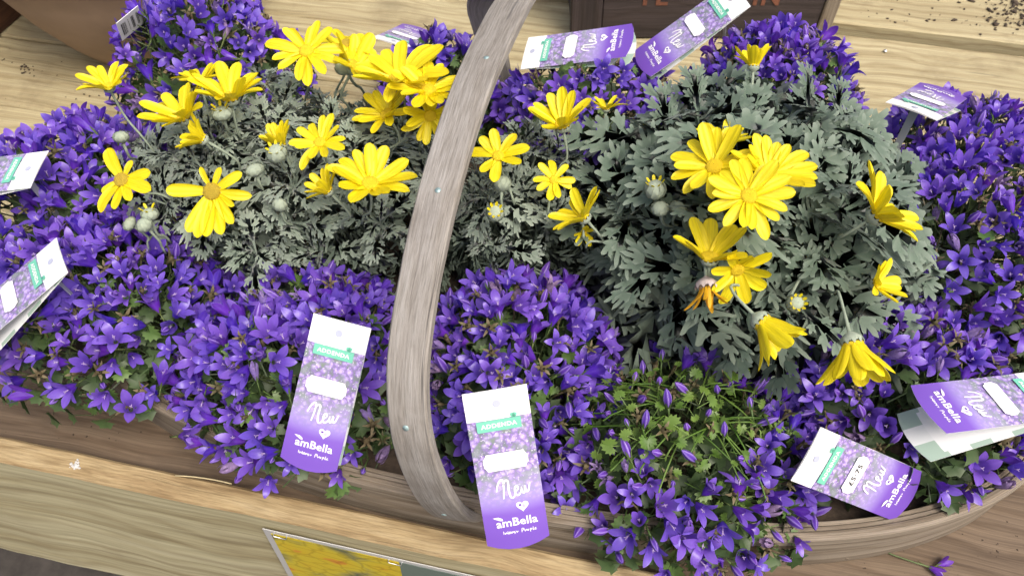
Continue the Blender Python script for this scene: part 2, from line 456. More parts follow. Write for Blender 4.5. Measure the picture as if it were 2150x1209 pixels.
# a nail head in a back plank, a pale splash on the front board
V, Fc = lathe([(.0, .0016), (.0022, .0014), (.003, .0)], 10)
link('nail', mesh('nail', V, Fc, M_STAPLE), table, Matrix.Translation(at(1859, 107, .001)))
V, Fc = lathe([(.0, .0002), (.007, .0002)], 12)
p = at(160, 974, .0215); rr = random.Random(3)
mb = MB()
for k in range(30):
    a = rr.uniform(0, 6.28); d = abs(rr.gauss(0, .0028)); s_ = rr.uniform(.0006, .0017)
    V, Fc = lathe([(s_, 0), (s_ * .8, .0006), (.0001, .0009)], 7)
    mb.add([(v[0] + d * math.cos(a) * 1.2, v[1] + d * math.sin(a), v[2]) for v in V], Fc)
link('splash', mb.build('splash', M_SPLASH), lip, Matrix.Translation(p - Vector((0, 0, .0012))))

# dirt on the planks (nobody could count it)
rr = random.Random(5); mb = MB()


def crumb(c, s_):
    bm = bmesh.new(); bmesh.ops.create_icosphere(bm, subdivisions=1, radius=1)
    st = Vector((rr.uniform(.7, 1.6), rr.uniform(.6, 1.1), rr.uniform(.3, .6)))
    q = Quaternion((0, 0, 1), rr.uniform(0, 6.28))
    V = [c + q @ Vector((v.co.x * st.x * s_ * rr.uniform(.6, 1.3), v.co.y * st.y * s_ * rr.uniform(.6, 1.3), v.co.z * st.z * s_)) for v in bm.verts]
    bm.verts.index_update()
    mb.add(V, [[v.index for v in f.verts] for f in bm.faces]); bm.free()


def tz(p):
    return .012 if p.y > 1.238 else .001
for k in range(330):
    q = at(rr.gauss(2165, 55), rr.gauss(18, 26), .012)
    if q.y > 1.245: crumb(q, abs(rr.gauss(.0006, .0018)) + .0005)
for k in range(46):
    q = at(rr.uniform(1800, 2150), rr.uniform(-5, 60), .012)
    if q.y > 1.245: crumb(q, rr.uniform(.0006, .0026))
for k in range(60):
    q = at(rr.uniform(0, 330), rr.uniform(90, 320), .0005); crumb(q, rr.uniform(.0004, .0018))
for k in range(12):
    q = at(rr.uniform(45, 75), rr.uniform(135, 155), .0005); crumb(q, rr.uniform(.001, .003))
for k in range(40):
    q = at(rr.uniform(1800, 2150), rr.uniform(1090, 1209), .0005); crumb(q, rr.uniform(.0004, .0011))
for k in range(34):
    q = at(rr.uniform(0, 420), rr.uniform(790, 930), .0005)
    if q.y > .285: crumb(q, rr.uniform(.0004, .0014))
o = link('soil_crumbs', mb.build('soil_crumbs', M_SOIL)); o['kind'] = 'stuff'; o['label'] = 'dark crumbs of soil scattered on the table planks'

# ------------------------------------------------------------------ the trug
TC = Vector((-.092, .55, 0)); TA, TB, TN, TYAW = .537, .264, 2.39, .017
trug = thing('trug_basket', 'long wooden trug with tall bent handle, filled with purple and yellow flowers', 'trug', TC)


def outline(off, z, n=180, wob=0.0, drop=0.0):
    o = []
    for i in range(n):
        t = 2 * math.pi * i / n
        c, s_ = math.cos(t), math.sin(t)
        x = (TA + off) * math.copysign(abs(c) ** (2 / TN), c); y = (TB + off) * math.copysign(abs(s_) ** (2 / TN), s_)
        o.append(TC + Vector((x * math.cos(TYAW) - y * math.sin(TYAW), x * math.sin(TYAW) + y * math.cos(TYAW), z + wob * mnoise.noise(Vector((x * 9, y * 9, off * 400))) + drop * abs(c) ** 3)))
    return o


def ring(name, off, z, th, hgt, m, parent, wob=.0012, drop=0.0):
    pts = outline(off, z, wob=wob, drop=drop); n = len(pts)
    ys = [Vector((0, 0, 1))] * n
    xs = [((pts[(i + 1) % n] - pts[i - 1]).cross(Vector((0, 0, 1)))).normalized() for i in range(n)]
    bv = min(th, hgt) * .18
    a, b_ = th / 2, hgt / 2
    sec = [(-a, -b_), (a, -b_), (a, b_ - bv), (a - bv, b_), (-a + bv, b_), (-a, b_ - bv)]
    V, Fc, U = sweep(pts, xs, ys, sec, True)
    # close the uv seam by leaving it at the hidden back-left
    return link(name, mesh(name, V, Fc, m, None, None, U, True, 35), parent)


side = ring('side_board', -.0055, .0340, .005, .066, M_TRUG, trug, wob=.0006, drop=.003)
for k in range(4):
    ring('rim_strip', -.0022 - .0047 * k, .0625 + [.0, .0012, .0, -.001][k], .0040, .009, M_TRUG, trug, wob=.0012)
for k in range(7):
    x0 = -.48 + .0 * k; y0 = .335 + k * .0625
    hw = TA * (1 - min(.999, max(abs((y0 - TC.y) / TB), abs((y0 + .0605 - TC.y) / TB))) ** TN) ** (1 / TN) - .02
    plank('floor_board', TC.x - hw, TC.x + hw, y0, y0 + .0605, .012, .006, M_TRUG, trug, seed=40 + k, seg=12)
for sx in ():
    V, Fc, U = sweep([TC + Vector((sx, -.12, .003)), TC + Vector((sx, .12, .003))], [Vector((1, 0, 0))] * 2, [Vector((0, 0, 1))] * 2, [(-.012, -.003), (.012, -.003), (.012, .0028), (-.012, .0028)])
    link('foot_bar', mesh('foot_bar', V, Fc, M_TRUG, None, None, U, False), trug)
rr = random.Random(77); V = []; Fc = []
for i in range(9):
    for k, q in enumerate(outline(-.025, .045, 72)):
        f = i / 8; v_ = TC + (q - TC) * f; V.append((v_.x, v_.y, .047 + .006 * mnoise.noise(Vector((v_.x * 40, v_.y * 40, 3)))))
for i in range(8):
    for k in range(72): Fc.append([i * 72 + k, (i + 1) * 72 + k, (i + 1) * 72 + (k + 1) % 72, i * 72 + (k + 1) % 72])
link('gap_dark_sheet', mesh('gap_dark_sheet', V, Fc, M_SOIL), trug)['kind'] = 'stuff'  # dark sheet added under the plants so the gaps between them read dark
# handle: arch in a slightly leaning plane
HP = [(.310, .006, .036), (.279, .044, .0375), (.264, .105, .0355), (.2645, .160, .034), (.273, .205, .033), (.297, .241, .0325), (.323, .260, .0325), (.350, .273, .0328), (.380, .284, .0333),
      (.412, .293, .034), (.448, .301, .0348), (.488, .307, .0355), (.533, .311, .0366), (.586, .312, .038), (.649, .307, .040), (.72, .300, .041), (.785, .284, .040), (.828, .250, .038), (.846, .19, .036), (.845, .11, .036), (.83, .05, .036), (.805, .012, .036)]


def cr(P, n):
    out = []
    for i in range(len(P) - 1):
        a, b_, c, d = P[max(i - 1, 0)], P[i], P[i + 1], P[min(i + 2, len(P) - 1)]
        for k in range(n):
            t = k / n
            out.append([.5 * (2 * b_[j] + (c[j] - a[j]) * t + (2 * a[j] - 5 * b_[j] + 4 * c[j] - d[j]) * t * t + (3 * b_[j] - a[j] - 3 * c[j] + d[j]) * t ** 3) for j in range(len(b_))])
    out.append(list(P[-1]))
    return out


def sm(L, it=6):
    L = [list(p) for p in L]
    for _ in range(it):
        L = [L[0]] + [[(L[i - 1][j] + 2 * L[i][j] + L[i + 1][j]) / 4 for j in range(3)] for i in range(1, len(L) - 1)] + [L[-1]]
    return L


HL = sm(cr(HP, 6), 10)
hx = lambda z: -.104 - .18 * (z - .015)
hp = [Vector((hx(z) - .075 * max(0.0, min(1.0, (y - .75) / .09)) ** 1.5, y, z)) for y, z, _ in HL]
WX = Vector((1, 0, -.18 * 0)).normalized()
V = []; Fc = []; U = []; L = 0
TH = .0095
hn = []
for i, p in enumerate(hp):
    t = (hp[min(i + 1, len(hp) - 1)] - hp[max(i - 1, 0)]).normalized()
    x = (Vector((1, 0, .18)) - t * t.dot(Vector((1, 0, .18)))).normalized()
    nrm = x.cross(t)                     # outward face
    if nrm.dot(p - Vector((hx(.13), .55, .10))) < 0: nrm = -nrm
    hn.append((x, nrm, t))
    if i: L += (p - hp[i - 1]).length
    wv = HL[i][2] / 2 + .0004 * mnoise.noise(p * 40); bv = .0016
    # p sits on the outer face
    sec = [(-wv, -bv), (-wv + bv, 0), (-wv * .4, .0006), (wv * .4, .0006), (wv - bv, 0), (wv, -bv), (wv, -TH + bv), (wv - bv, -TH), (-wv + bv, -TH), (-wv, -TH + bv)]
    per = 0
    for k, (a, b_) in enumerate(sec):
        if k: per += math.dist(sec[k - 1], (a, b_))
        V.append(p + x * a + nrm * b_); U.append((L, per))
n = 10
for i in range(len(hp) - 1):
    for k in range(n):
        k2 = (k + 1) % n
        Fc.append([i * n + k, i * n + k2, (i + 1) * n + k2, (i + 1) * n + k])
Fc.append(list(range(n))); Fc.append([(len(hp) - 1) * n + k for k in range(n)])
handle = link('handle', mesh('handle', V, Fc, M_HANDLE, None, None, U, True, 40), trug)
V, Fc = lathe([(.0026, 0), (.0024, .0005), (.0001, .0008)], 10)
nail_me = mesh('nail', V, Fc, M_NAIL)
for px, py, dx in ((1022, 120, .0), (920, 395, 0), (852, 898, -.003), (932, 1081, 0), (1000, 163, .0)):
    if px == 1000: continue
    best = min(range(len(hp)), key=lambda i: abs((CAM + ray(px, py) * ((hp[i] - CAM).dot(c2) / F) - hp[i]).length))
    q = CAM + ray(px, py) * ((hp[best] - CAM).dot(c2) / F)
    x, nrm, t = hn[best]
    a = (q - hp[best]).dot(x)
    link('nail', nail_me, handle, xf(hp[best] + x * a + nrm * .0006, frame_from(nrm)))

# ------------------------------------------------------------------ plant labels: poses (centre, text-right axis, up axis)
TAGS = [
    ((-.211, .2921, .2127), (.987, .005, -.158), (.109, .702, .704)),
    ((-.0584, .2557, .2229), (.933, .354, .065), (-.269, .564, .78)),
    ((.205, .3285, .1744), (.307, .700, .646), (-.824, -.145, .548)),
    ((.293, .3885, .2208), (.414, -.902, .125), (.908, .399, -.128)),
    ((-.0885, .7378, .2456), (-.003, .975, .221), (-.947, .068, -.313)),
    ((.0283, .7602, .2688), (.462, -.885, -.05), (.732, .349, .586)),
    ((-.3051, .8104, .182), (-.983, .071, .17), (.009, -.904, .428)),
    ((.2552, .6815, .2743), (-.88, .469, -.07), (-.462, -.815, .35)),
    ((-.4806, .3036, .2427), (.686, -.725, .055), (.646, .643, .412)),
    ((-.577, .4194, .2554), (.203, -.978, -.039), (.969, .195, .152)),
]
TS = 1.10
TW, TL = .046 * TS, .118 * TS
tag_frames = []
for c, u, v in TAGS:
    c = CAM + (Vector(c) - CAM) * TS
    u = Vector(u).normalized(); v = Vector(v); v = (v - u * u.dot(v)).normalized()
    tag_frames.append((c, u, v, u.cross(v)))
# an eleventh, seen nearly edge-on at the back left
p0, p1, p2 = at(298, 40, .205), at(262, 70, .20), at(246, 52, .22)
u = (p1 - p0).normalized(); v = (p0 - p2); v = (v - u * u.dot(v)).normalized()
tag_frames.append((at(274, 52, .205), u, v, u.cross(v)))


def clear_of_labels(P, r=.012, up=.07, dn=.004):
    dn0 = dn
    for i, (c, u, v, n_) in enumerate(tag_frames):
        d = P - c
        a, b_, h = d.dot(u), d.dot(v), d.dot(n_)
        lw, ll = (TW / 2, TL / 2) if i < 10 else (.018, .02)
        dn = max(dn0, .05) if i == 3 else dn0
        if abs(a) < lw + r * .4 and abs(b_) < ll + r * .3 and -dn < h < up:
            # also clear the way towards where one reads the label from
            return False
    return True


def hides_label(P, r):
    """a bloom standing between the reader's spot and a label face would cover its print"""
    d = (P - CAM)
    for i, (c, u, v, n_) in enumerate(tag_frames):
        lw, ll = (TW / 2, TL / 2) if i < 10 else (.016, .018)
        k = (c - CAM).dot(n_) / d.dot(n_) if abs(d.dot(n_)) > 1e-6 else 0
        if k > .985:
            q = CAM + d * k - c
            if abs(q.dot(u)) < lw + r and abs(q.dot(v)) < ll + r: return True
    return False


def near_handle(P, r=.016):
    for i in range(0, len(hp), 3):
        d = P - hp[i]; x, nn, t = hn[i]
        if abs(d.dot(x)) < .018 + r and abs(d.dot(t)) < .02 and -.012 - r < d.dot(nn) < .12: return True
    return False


# ------------------------------------------------------------------ bellflower pieces
def bell_mesh(flare, R0=.0068, Lt=.0125, Ll=.0135, curl=.5, seed=0, wide=1.0):
    """one bell: fused tube, five pointed lobes opened by flare (degrees from the axis)"""
    rr = random.Random(seed); mb = MB()
    rows = [0, .16, .33, .5, .58, .67, .76, .85, .93, 1.0]; cols = [-1, -.5, 0, .5, 1]
    for k in range(5):
        th0 = 2 * math.pi * k / 5; V = []; T = []
        fl = math.radians(flare + rr.uniform(-9, 9)); ll = Ll * rr.uniform(.92, 1.08); tw = rr.uniform(-.25, .25)
        rp, zp = R0, Lt; ps = .5
        for s in rows:
            for c in cols:
                if s <= .5:
                    q = s / .5; r = .0018 + (R0 - .0018) * q ** .75; z = Lt * q
                    a = th0 + c * math.pi / 5
                    V.append((r * math.cos(a), r * math.sin(a), z)); T.append(max(0, .2 - s) * .8 + (.10 if c == 0 else 0))
                else:
                    q = (s - .5) / .5
                    ang = fl * (.45 + .55 * min(1, q * 2)) + curl * q * q
                    hw = R0 * math.sin(math.pi / 5) * (1 + (wide * 1.08 - 1) * min(1, q * 3)) * (1.0 + .55 * q - .3 * q * q) * (1 - q ** 2.1) ** .9
                    if c == cols[0]:
                        st = (s - ps) / .5 * ll; rp += st * math.sin(ang); zp += st * math.cos(ang); ps = s
                    cup = R0 * (1 - math.cos(c * math.pi / 5)) * (1 - q) - abs(c) * hw * .12 * q
                    rad = rp - cup; lat = c * hw * (1 if c else 0) + tw * q * q * .004
                    zz = zp + abs(c) * hw * .22 * q + (0.0005 if c == 0 else 0)
                    V.append((rad * math.cos(th0) - lat * math.sin(th0), rad * math.sin(th0) + lat * math.cos(th0), zz))
                    T.append((.13 if c == 0 else 0) + (.10 if abs(c) == 1 else 0) + .05 * rr.random())
            ps = s if s <= .5 else ps
        nC = 5; Fc = []
        for i in range(len(rows) - 1):
            for j in range(nC - 1):
                a = i * nC + j; Fc.append([a, a + 1, a + nC + 1, a + nC])
        mb.add(V, Fc, 0, T)
    # three-pronged pistil and green calyx
    V, Fc, U = tube([Vector((0, 0, .001)), Vector((0, 0, Lt * .75)), Vector((0, 0, Lt * 1.18))], [.0006, .0006, .0007], 5); mb.add(V, Fc, 1)
    for k in range(3):
        a = k * 2.094; V, Fc, U = tube([Vector((0, 0, Lt * 1.15)), Vector((.0016 * math.cos(a), .0016 * math.sin(a), Lt * 1.26))], [.0005, .0003], 4); mb.add(V, Fc, 1)
    for k in range(5):
        a = 2 * math.pi * (k + .5) / 5
        pr = [(.0016, -.001, .0011), (.0034, .003, .0011), (.0050 + rr.uniform(0, .0012), .0075, .0001)]
        V = []
        for r, z, hw in pr:
            for sg in (-1, 1): V.append((r * math.cos(a) - sg * hw * math.sin(a), r * math.sin(a) + sg * hw * math.cos(a), z))
        mb.add(V, [[0, 1, 3, 2], [2, 3, 5, 4]], 2)
    V, Fc = lathe([(.0007, -.004), (.0017, -.001), (.0021, .0014)], 7); mb.add(V, Fc, 2)
    V, Fc, U = tube([Vector((.001, 0, -.018)), Vector((0, 0, -.010)), Vector((0, 0, -.003))], .0007, 5); mb.add(V, Fc, 2)
    return mb.build('flower', [M_BELL, M_PISTIL, M_SEPAL])


BELLS_OPEN = [bell_mesh(f, seed=i, wide=wd, curl=c) for i, (f, wd, c) in enumerate([(58, 1.0, .35), (46, 1.1, .3), (68, .95, .2), (40, 1.05, .6), (52, 1.12, .1), (62, 1.02, .7)])]
BELLS_HALF = [bell_mesh(f, seed=20 + i, wide=wd, curl=c, R0=.0062) for i, (f, wd, c) in enumerate([(18, 1.05, .3), (27, 1.0, .5), (9, 1.1, .15), (33, 1.05, .2), (22, 1.0, .9)])]


M_FADED = petal_mat('bell_faded', (.22, .15, .52), (.30, .20, .34), (.45, .36, .50), transl=.25, rough=.6, vein=.2, vs=(300, 300, 300))
BELLS_FADED = []
for i_, (f_, wd_, c_) in enumerate([(8, .7, -.9), (16, .6, 1.6), (4, .8, -.4)]):
    me_ = bell_mesh(f_, seed=60 + i_, wide=wd_, curl=c_, R0=.0048, Ll=.0115); me_.materials[0] = M_FADED; BELLS_FADED.append(me_)


def bud_mesh(Lb, rb, seed):
    mb = MB(); n = 20; prof = [(.0012, 0), (rb * .8, Lb * .2), (rb, Lb * .42), (rb * .95, Lb * .6), (rb * .62, Lb * .82), (rb * .15, Lb)]
    V, Fc = lathe(prof, n, lambda k, i: (.13 if k % 4 == 0 else (-.10 if k % 4 == 2 else 0)) * (1 if 0 < i < 5 else 0))
    T = []
    for i in range(len(prof)):
        for k in range(n): T.append(.75 if k % 4 == 0 else (.12 if k % 4 in (1, 3) else 0))
    mb.add(V, Fc, 0, T)
    for k in range(5):
        a = 2 * math.pi * (k + .5) / 5; V = []
        for r, z, hw in [(.0014, -.001, .0010), (rb * .95, .003, .0009), (rb * 1.35, .0065, .0001)]:
            for sg in (-1, 1): V.append((r * math.cos(a) - sg * hw * math.sin(a), r * math.sin(a) + sg * hw * math.cos(a), z))
        mb.add(V, [[0, 1, 3, 2], [2, 3, 5, 4]], 1)
    V, Fc, U = tube([Vector((.001, 0, -.016)), Vector((0, 0, -.008)), Vector((0, 0, 0))], [.0007, .0007, .0013], 5); mb.add(V, Fc, 1)
    return mb.build('bud', [M_BELLBUD, M_SEPAL])


BELL_BUDS = [bud_mesh(.017, .0032, 0), bud_mesh(.013, .0028, 1), bud_mesh(.020, .0034, 2), bud_mesh(.009, .0026, 3)]


def bell_leaf_vf(size, seed, teeth=5):
    rr = random.Random(seed); pts = [(0, 0)]
    for i in range(-teeth, teeth + 1):
        a = i / teeth * 2.45; r0 = .5 * (1 + .18 * math.cos(a))
        for f, da in ((.78, -.13), (1.05, 0.0)):
            aa = a + da; r = r0 * f * rr.uniform(.92, 1.08)
            pts.append((.42 + r * math.cos(aa) * 1.05, r * math.sin(aa)))
    bend = rr.uniform(.3, .9); fold = rr.uniform(.15, .5)
    P = [(0.42, 0)] + pts[1:]
    V = [Vector((x, y, .18 + fold * abs(y) - bend * .5 * x * x)) * size for x, y in P]
    Fc = [[0, i, i + 1] for i in range(1, len(P) - 1)]
    Tt = [0.0] + [.25 if i % 2 else .05 for i in range(len(P) - 1)]
    n0 = len(V)
    V += [Vector((-.55, .03, -.25)) * size, Vector((-.55, -.03, -.25)) * size, Vector((.42, -.03, .185)) * size, Vector((.42, .03, .185)) * size]
    Fc.append([n0, n0 + 1, n0 + 2, n0 + 3]); Tt += [.1] * 4
    return V, Fc, Tt


def bell_leaf(size, seed, m=None):
    V, Fc, T = bell_leaf_vf(size, seed)
    return MB().add(V, Fc, 0, T).build('leaf', m or M_BELLLEAF)


M_DRY = petal_mat('dry_calyx', (.085, .075, .03), (.15, .115, .06), (.22, .18, .10), transl=.1, rough=.7)


def dry_calyx(seed):
    rr = random.Random(seed); mb = MB()
    for k in range(5):
        a = 2 * math.pi * k / 5 + rr.uniform(-.2, .2); V = []
        for r, z, hw in [(.0012, 0, .0010), (.0040, .0030, .0012), (.0072 * rr.uniform(.8, 1.2), .0035 + rr.uniform(-.003, .004), .0002)]:
            for sg in (-1, 1): V.append((r * math.cos(a) - sg * hw * math.sin(a), r * math.sin(a) + sg * hw * math.cos(a), z))
        mb.add(V, [[0, 1, 3, 2], [2, 3, 5, 4]], 0, [0, 0, .1, .1, .6, .6])
    V, Fc = lathe([(.0009, -.005), (.0022, -.001), (.0026, .0015), (.0010, .004)], 7); mb.add(V, Fc)
    V, Fc, U = tube([Vector((.002, 0, -.02)), Vector((0, 0, -.012)), Vector((0, 0, -.004))], .0007, 5); mb.add(V, Fc)
    return mb.build('calyx', M_DRY)


DRY = [dry_calyx(i) for i in range(4)]
BELL_LEAVES = [bell_leaf(s, i) for i, s in enumerate((.012, .016, .014, .019, .010))]


M_FRESH = petal_mat('bell_leaf_fresh', (.085, .19, .022), (.17, .28, .05), (.28, .36, .12), transl=.3, rough=.45)
FRESH_LEAVES = [bell_leaf(s_, 40 + i, M_FRESH) for i, s_ in enumerate((.010, .014, .012, .008))]


class Dome:
    """canopy of one plant: elliptical cushion with an uneven top"""
    def __init__(s, c, rx, ry, zt, ze, yaw=0.0, pw=2.2, seed=0):
        s.c, s.rx, s.ry, s.zt, s.ze, s.yaw, s.pw, s.seed = c, rx, ry, zt, ze, yaw, pw, seed
    def loc(s, u, v):
        x, y = u * s.rx, v * s.ry
        return Vector((s.c.x + x * math.cos(s.yaw) - y * math.sin(s.yaw), s.c.y + x * math.sin(s.yaw) + y * math.cos(s.yaw), 0))
    def h(s, u, v):
        r = min(1.15, math.hypot(u, v)); p = s.loc(u, v)
        return s.zt - (s.zt - s.ze) * r ** s.pw + .012 * mnoise.noise(Vector((p.x * 14, p.y * 14, s.seed)))
    def point(s, u, v):
        p = s.loc(u, v); p.z = s.h(u, v); return p
    def normal(s, u, v):
        e = .06
        a = s.point(u + e, v) - s.point(u - e, v); b_ = s.point(u, v + e) - s.point(u, v - e)
        return a.cross(b_).normalized()


def scatter(n, rr, rmax=1.0, k=9):
    P = []
    for _ in range(n):
        best, bd = None, -1
        for _ in range(k):
            a = rr.uniform(0, 6.2832); r = rmax * math.sqrt(rr.random()); q = (r * math.cos(a), r * math.sin(a))
            d = min([(q[0] - w_[0]) ** 2 + (q[1] - w_[1]) ** 2 for w_ in P], default=9)
            if d > bd: best, bd = q, d
        P.append(best)
    return P


BELL_COUNT = [0]


def bellflower(label, ipx, ipy, iz, rx, ry, zt, ze, nf, nb, nl, seed, yaw=0.0, openness=.46, bald=None, keep=None, pw=2.9, fresh=False, group='purple bellflowers planted in the trug', size=1.0):
    rr = random.Random(seed)
    c = at(ipx, ipy, iz); dm = Dome(c, rx, ry, zt, ze, yaw, pw, seed)
    root = thing('bellflower_plant', label, 'bellflower', (c.x, c.y, .02), group)
    stems = MB(); base = Vector((c.x, c.y, .045))

    def stem_to(p, d):
        q = Vector((c.x + (p.x - c.x) * .45, c.y + (p.y - c.y) * .45, max(.03, p.z - .07)))
        V, Fc, U = tube(bez(base.lerp(q, .5), q, p - d * .04, p - d * .012, 5), .0008, 4, False); stems.add(V, Fc)
    for (u, v) in scatter(nf, rr):
        if bald and rr.random() < bald(u, v): continue
        nr = dm.normal(u, v)
        d = (nr * .9 + Vector((0, 0, .35)) + Vector((rr.gauss(0, .55), rr.gauss(0, .55), rr.gauss(0, .3)))).normalized()
        sink = rr.uniform(-.004, .014)
        p = dm.point(u, v) - nr * sink
        if keep and not keep(p): continue
        if not clear_of_labels(p, .014) or near_handle(p) or hides_label(p + d * .016, .010): continue
        me = rr.choice(BELLS_FADED) if rr.random() < .08 else rr.choice(BELLS_OPEN) if rr.random() < openness else rr.choice(BELLS_HALF)
        sc = rr.uniform(.60, 1.02) * size
        rot = frame_from(d) @ Matrix.Rotation(rr.uniform(0, 6.28), 3, 'Z')
        link('flower', me, root, xf(p - d * .012 * sc, rot, sc)); stem_to(p - d * .012, d)
    for (u, v) in scatter(nb, rr, 1.02):
        nr = dm.normal(u, v)
        d = (nr + Vector((0, 0, .2)) + Vector((rr.gauss(0, .55), rr.gauss(0, .55), rr.gauss(0, .25)))).normalized()
        p = dm.point(u, v) - nr * rr.uniform(-.006, .006)
        if keep and not keep(p): continue
        if not clear_of_labels(p, .012) or near_handle(p) or hides_label(p, .008): continue
        link('bud', rr.choice(BELL_BUDS), root, xf(p - d * .008, frame_from(d), rr.uniform(.8, 1.15) * size)); stem_to(p - d * .008, d)
    for (u, v) in scatter(int(nf * .3), rr, 1.0, 3):
        nr = dm.normal(u, v); d = (nr + Vector((rr.gauss(0, .5), rr.gauss(0, .5), .3))).normalized(); p = dm.point(u, v) - nr * rr.uniform(.0, .012)
        if not clear_of_labels(p, .012) or near_handle(p) or hides_label(p, .008): continue
        link('calyx', rr.choice(DRY), root, xf(p, frame_from(d) @ Matrix.Rotation(rr.uniform(0, 6), 3, 'Z'), rr.uniform(.8, 1.3)))
    for (u, v) in scatter(nl, rr, 1.05):
        nr = dm.normal(u, v)
        d = (nr * .8 + Vector((rr.gauss(0, .5), rr.gauss(0, .5), .3))).normalized()
        lift = .0 if bald and rr.random() < bald(u, v) * .8 else .014
        p = dm.point(u, v) - nr * (lift + rr.uniform(0, .012))
        if keep and not keep(p): continue
        if not clear_of_labels(p, .01) or near_handle(p, .006) or hides_label(p, .008): continue
        x = Vector((p.x - c.x, p.y - c.y, 0)); x = x.normalized() if x.length > 1e-4 else Vector((1, 0, 0))
        x = Matrix.Rotation(rr.gauss(0, .9), 3, 'Z') @ x
        link('leaf', rr.choice(FRESH_LEAVES if fresh and math.hypot(u, v) < .8 else BELL_LEAVES), root, xf(p, frame_from(d, x), rr.uniform(.75, 1.2)))
    if fresh:
        for _ in range(38):
            a = rr.uniform(0, 6.28); r = .15 + .6 * math.sqrt(rr.random()); u, v = r * math.cos(a), .1 + r * math.sin(a); p = dm.point(u, v)
            a2 = a + rr.gauss(0, .5); q = dm.point(.2 * math.cos(a2), .1 + .2 * math.sin(a2)) - Vector((0, 0, .016))
            V, Fc, U = tube(bez(q, q + Vector((0, 0, .012)), p + Vector((0, 0, .0)), p + Vector((rr.gauss(0, .006), rr.gauss(0, .006), -.008)), 6), .0008, 5, False)
            link('sprig', MB().add(V, Fc).build('sprig', M_FRESH), root)
    # the mass of leaves underneath
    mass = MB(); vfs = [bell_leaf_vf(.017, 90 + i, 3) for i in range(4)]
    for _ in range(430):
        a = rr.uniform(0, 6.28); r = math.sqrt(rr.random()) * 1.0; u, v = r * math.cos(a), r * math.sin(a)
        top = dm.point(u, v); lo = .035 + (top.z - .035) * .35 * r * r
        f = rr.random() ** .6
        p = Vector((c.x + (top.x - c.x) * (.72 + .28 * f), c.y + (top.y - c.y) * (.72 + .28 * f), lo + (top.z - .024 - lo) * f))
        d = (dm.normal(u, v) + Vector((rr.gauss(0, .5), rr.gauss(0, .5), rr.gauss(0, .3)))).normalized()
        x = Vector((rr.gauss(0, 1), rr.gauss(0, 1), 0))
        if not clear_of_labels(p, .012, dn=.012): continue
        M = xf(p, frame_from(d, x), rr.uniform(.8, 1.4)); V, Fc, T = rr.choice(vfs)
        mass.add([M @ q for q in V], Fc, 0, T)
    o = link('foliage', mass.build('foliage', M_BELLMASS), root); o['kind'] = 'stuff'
    o = link('stems', stems.build('stems', M_BELLSTEM), root); o['kind'] = 'stuff'
    # soil ball in its pot
    V, Fc = lathe([(.0, .06), (.045, .058), (.05, .05), (.042, .0)], 18)
    link('pot', mesh('pot', V, Fc, M_SOIL), root, Matrix.Translation((c.x, c.y, .0135)))
    return root, dm


def bare_middle(cu, cv, ru, rv, amt=1.0):
    return lambda u, v: amt * max(0.0, min(.97, 2.4 * (1.15 - math.hypot((u - cu) / ru, (v - cv) / rv))))


#            label, centre (photo), z, rx, ry, top, edge, flowers, buds, leaves, seed
bellflower('purple bellflower drooping over the near left corner of the trug, beside the lower left label', 210, 608, .13, .145, .114, .180, .088, 195, 34, 62, 1)
bellflower('purple bellflower behind the label that stands just left of the handle', 622, 718, .13, .130, .122, .172, .080, 205, 36, 80, 2)
bellflower('purple bellflower just right of the handle, behind the tallest standing label', 1095, 735, .13, .108, .122, .172, .082, 180, 40, 80, 3)
bellflower('purple bellflower with a bare green middle, few open blooms and many striped buds', 1440, 905, .115, .138, .112, .155, 0.060, 165, 84, 290, 4, bald=bare_middle(-.05, .05, .66, .58), fresh=True)
bellflower('purple bellflower around the label priced £5.75', 1905, 782, .13, .124, .112, .170, .082, 195, 44, 80, 5)
bellflower('dense purple bellflower hanging over the right end of the trug, behind the folded label', 2060, 410, .15, .128, .200, .200, .115, 270, 30, 60, 6)
bellflower('purple bellflower at the left end of the trug, next to the upper left label', 170, 385, .14, .135, .135, .192, .095, 200, 22, 46, 7)
bellflower('purple bellflower at the back left, in front of the terracotta pot', 425, 95, .17, .132, .112, .232, .115, 180, 22, 46, 8)
bellflower('purple bellflower mostly hidden behind yellow daisies, left of the handle at the back', 915, 125, .17, .085, .060, .205, .110, 70, 15, 28, 9)
bellflower('purple bellflower at the back beside the label lying flat by the handle', 1250, 190, .17, .118, .100, .210, .120, 165, 30, 56, 10)
bellflower('tall purple bellflower at the back, in front of the dark planter with orange letters', 1640, 140, .19, .110, .088, .230, .130, 150, 34, 52, 11, openness=.28)


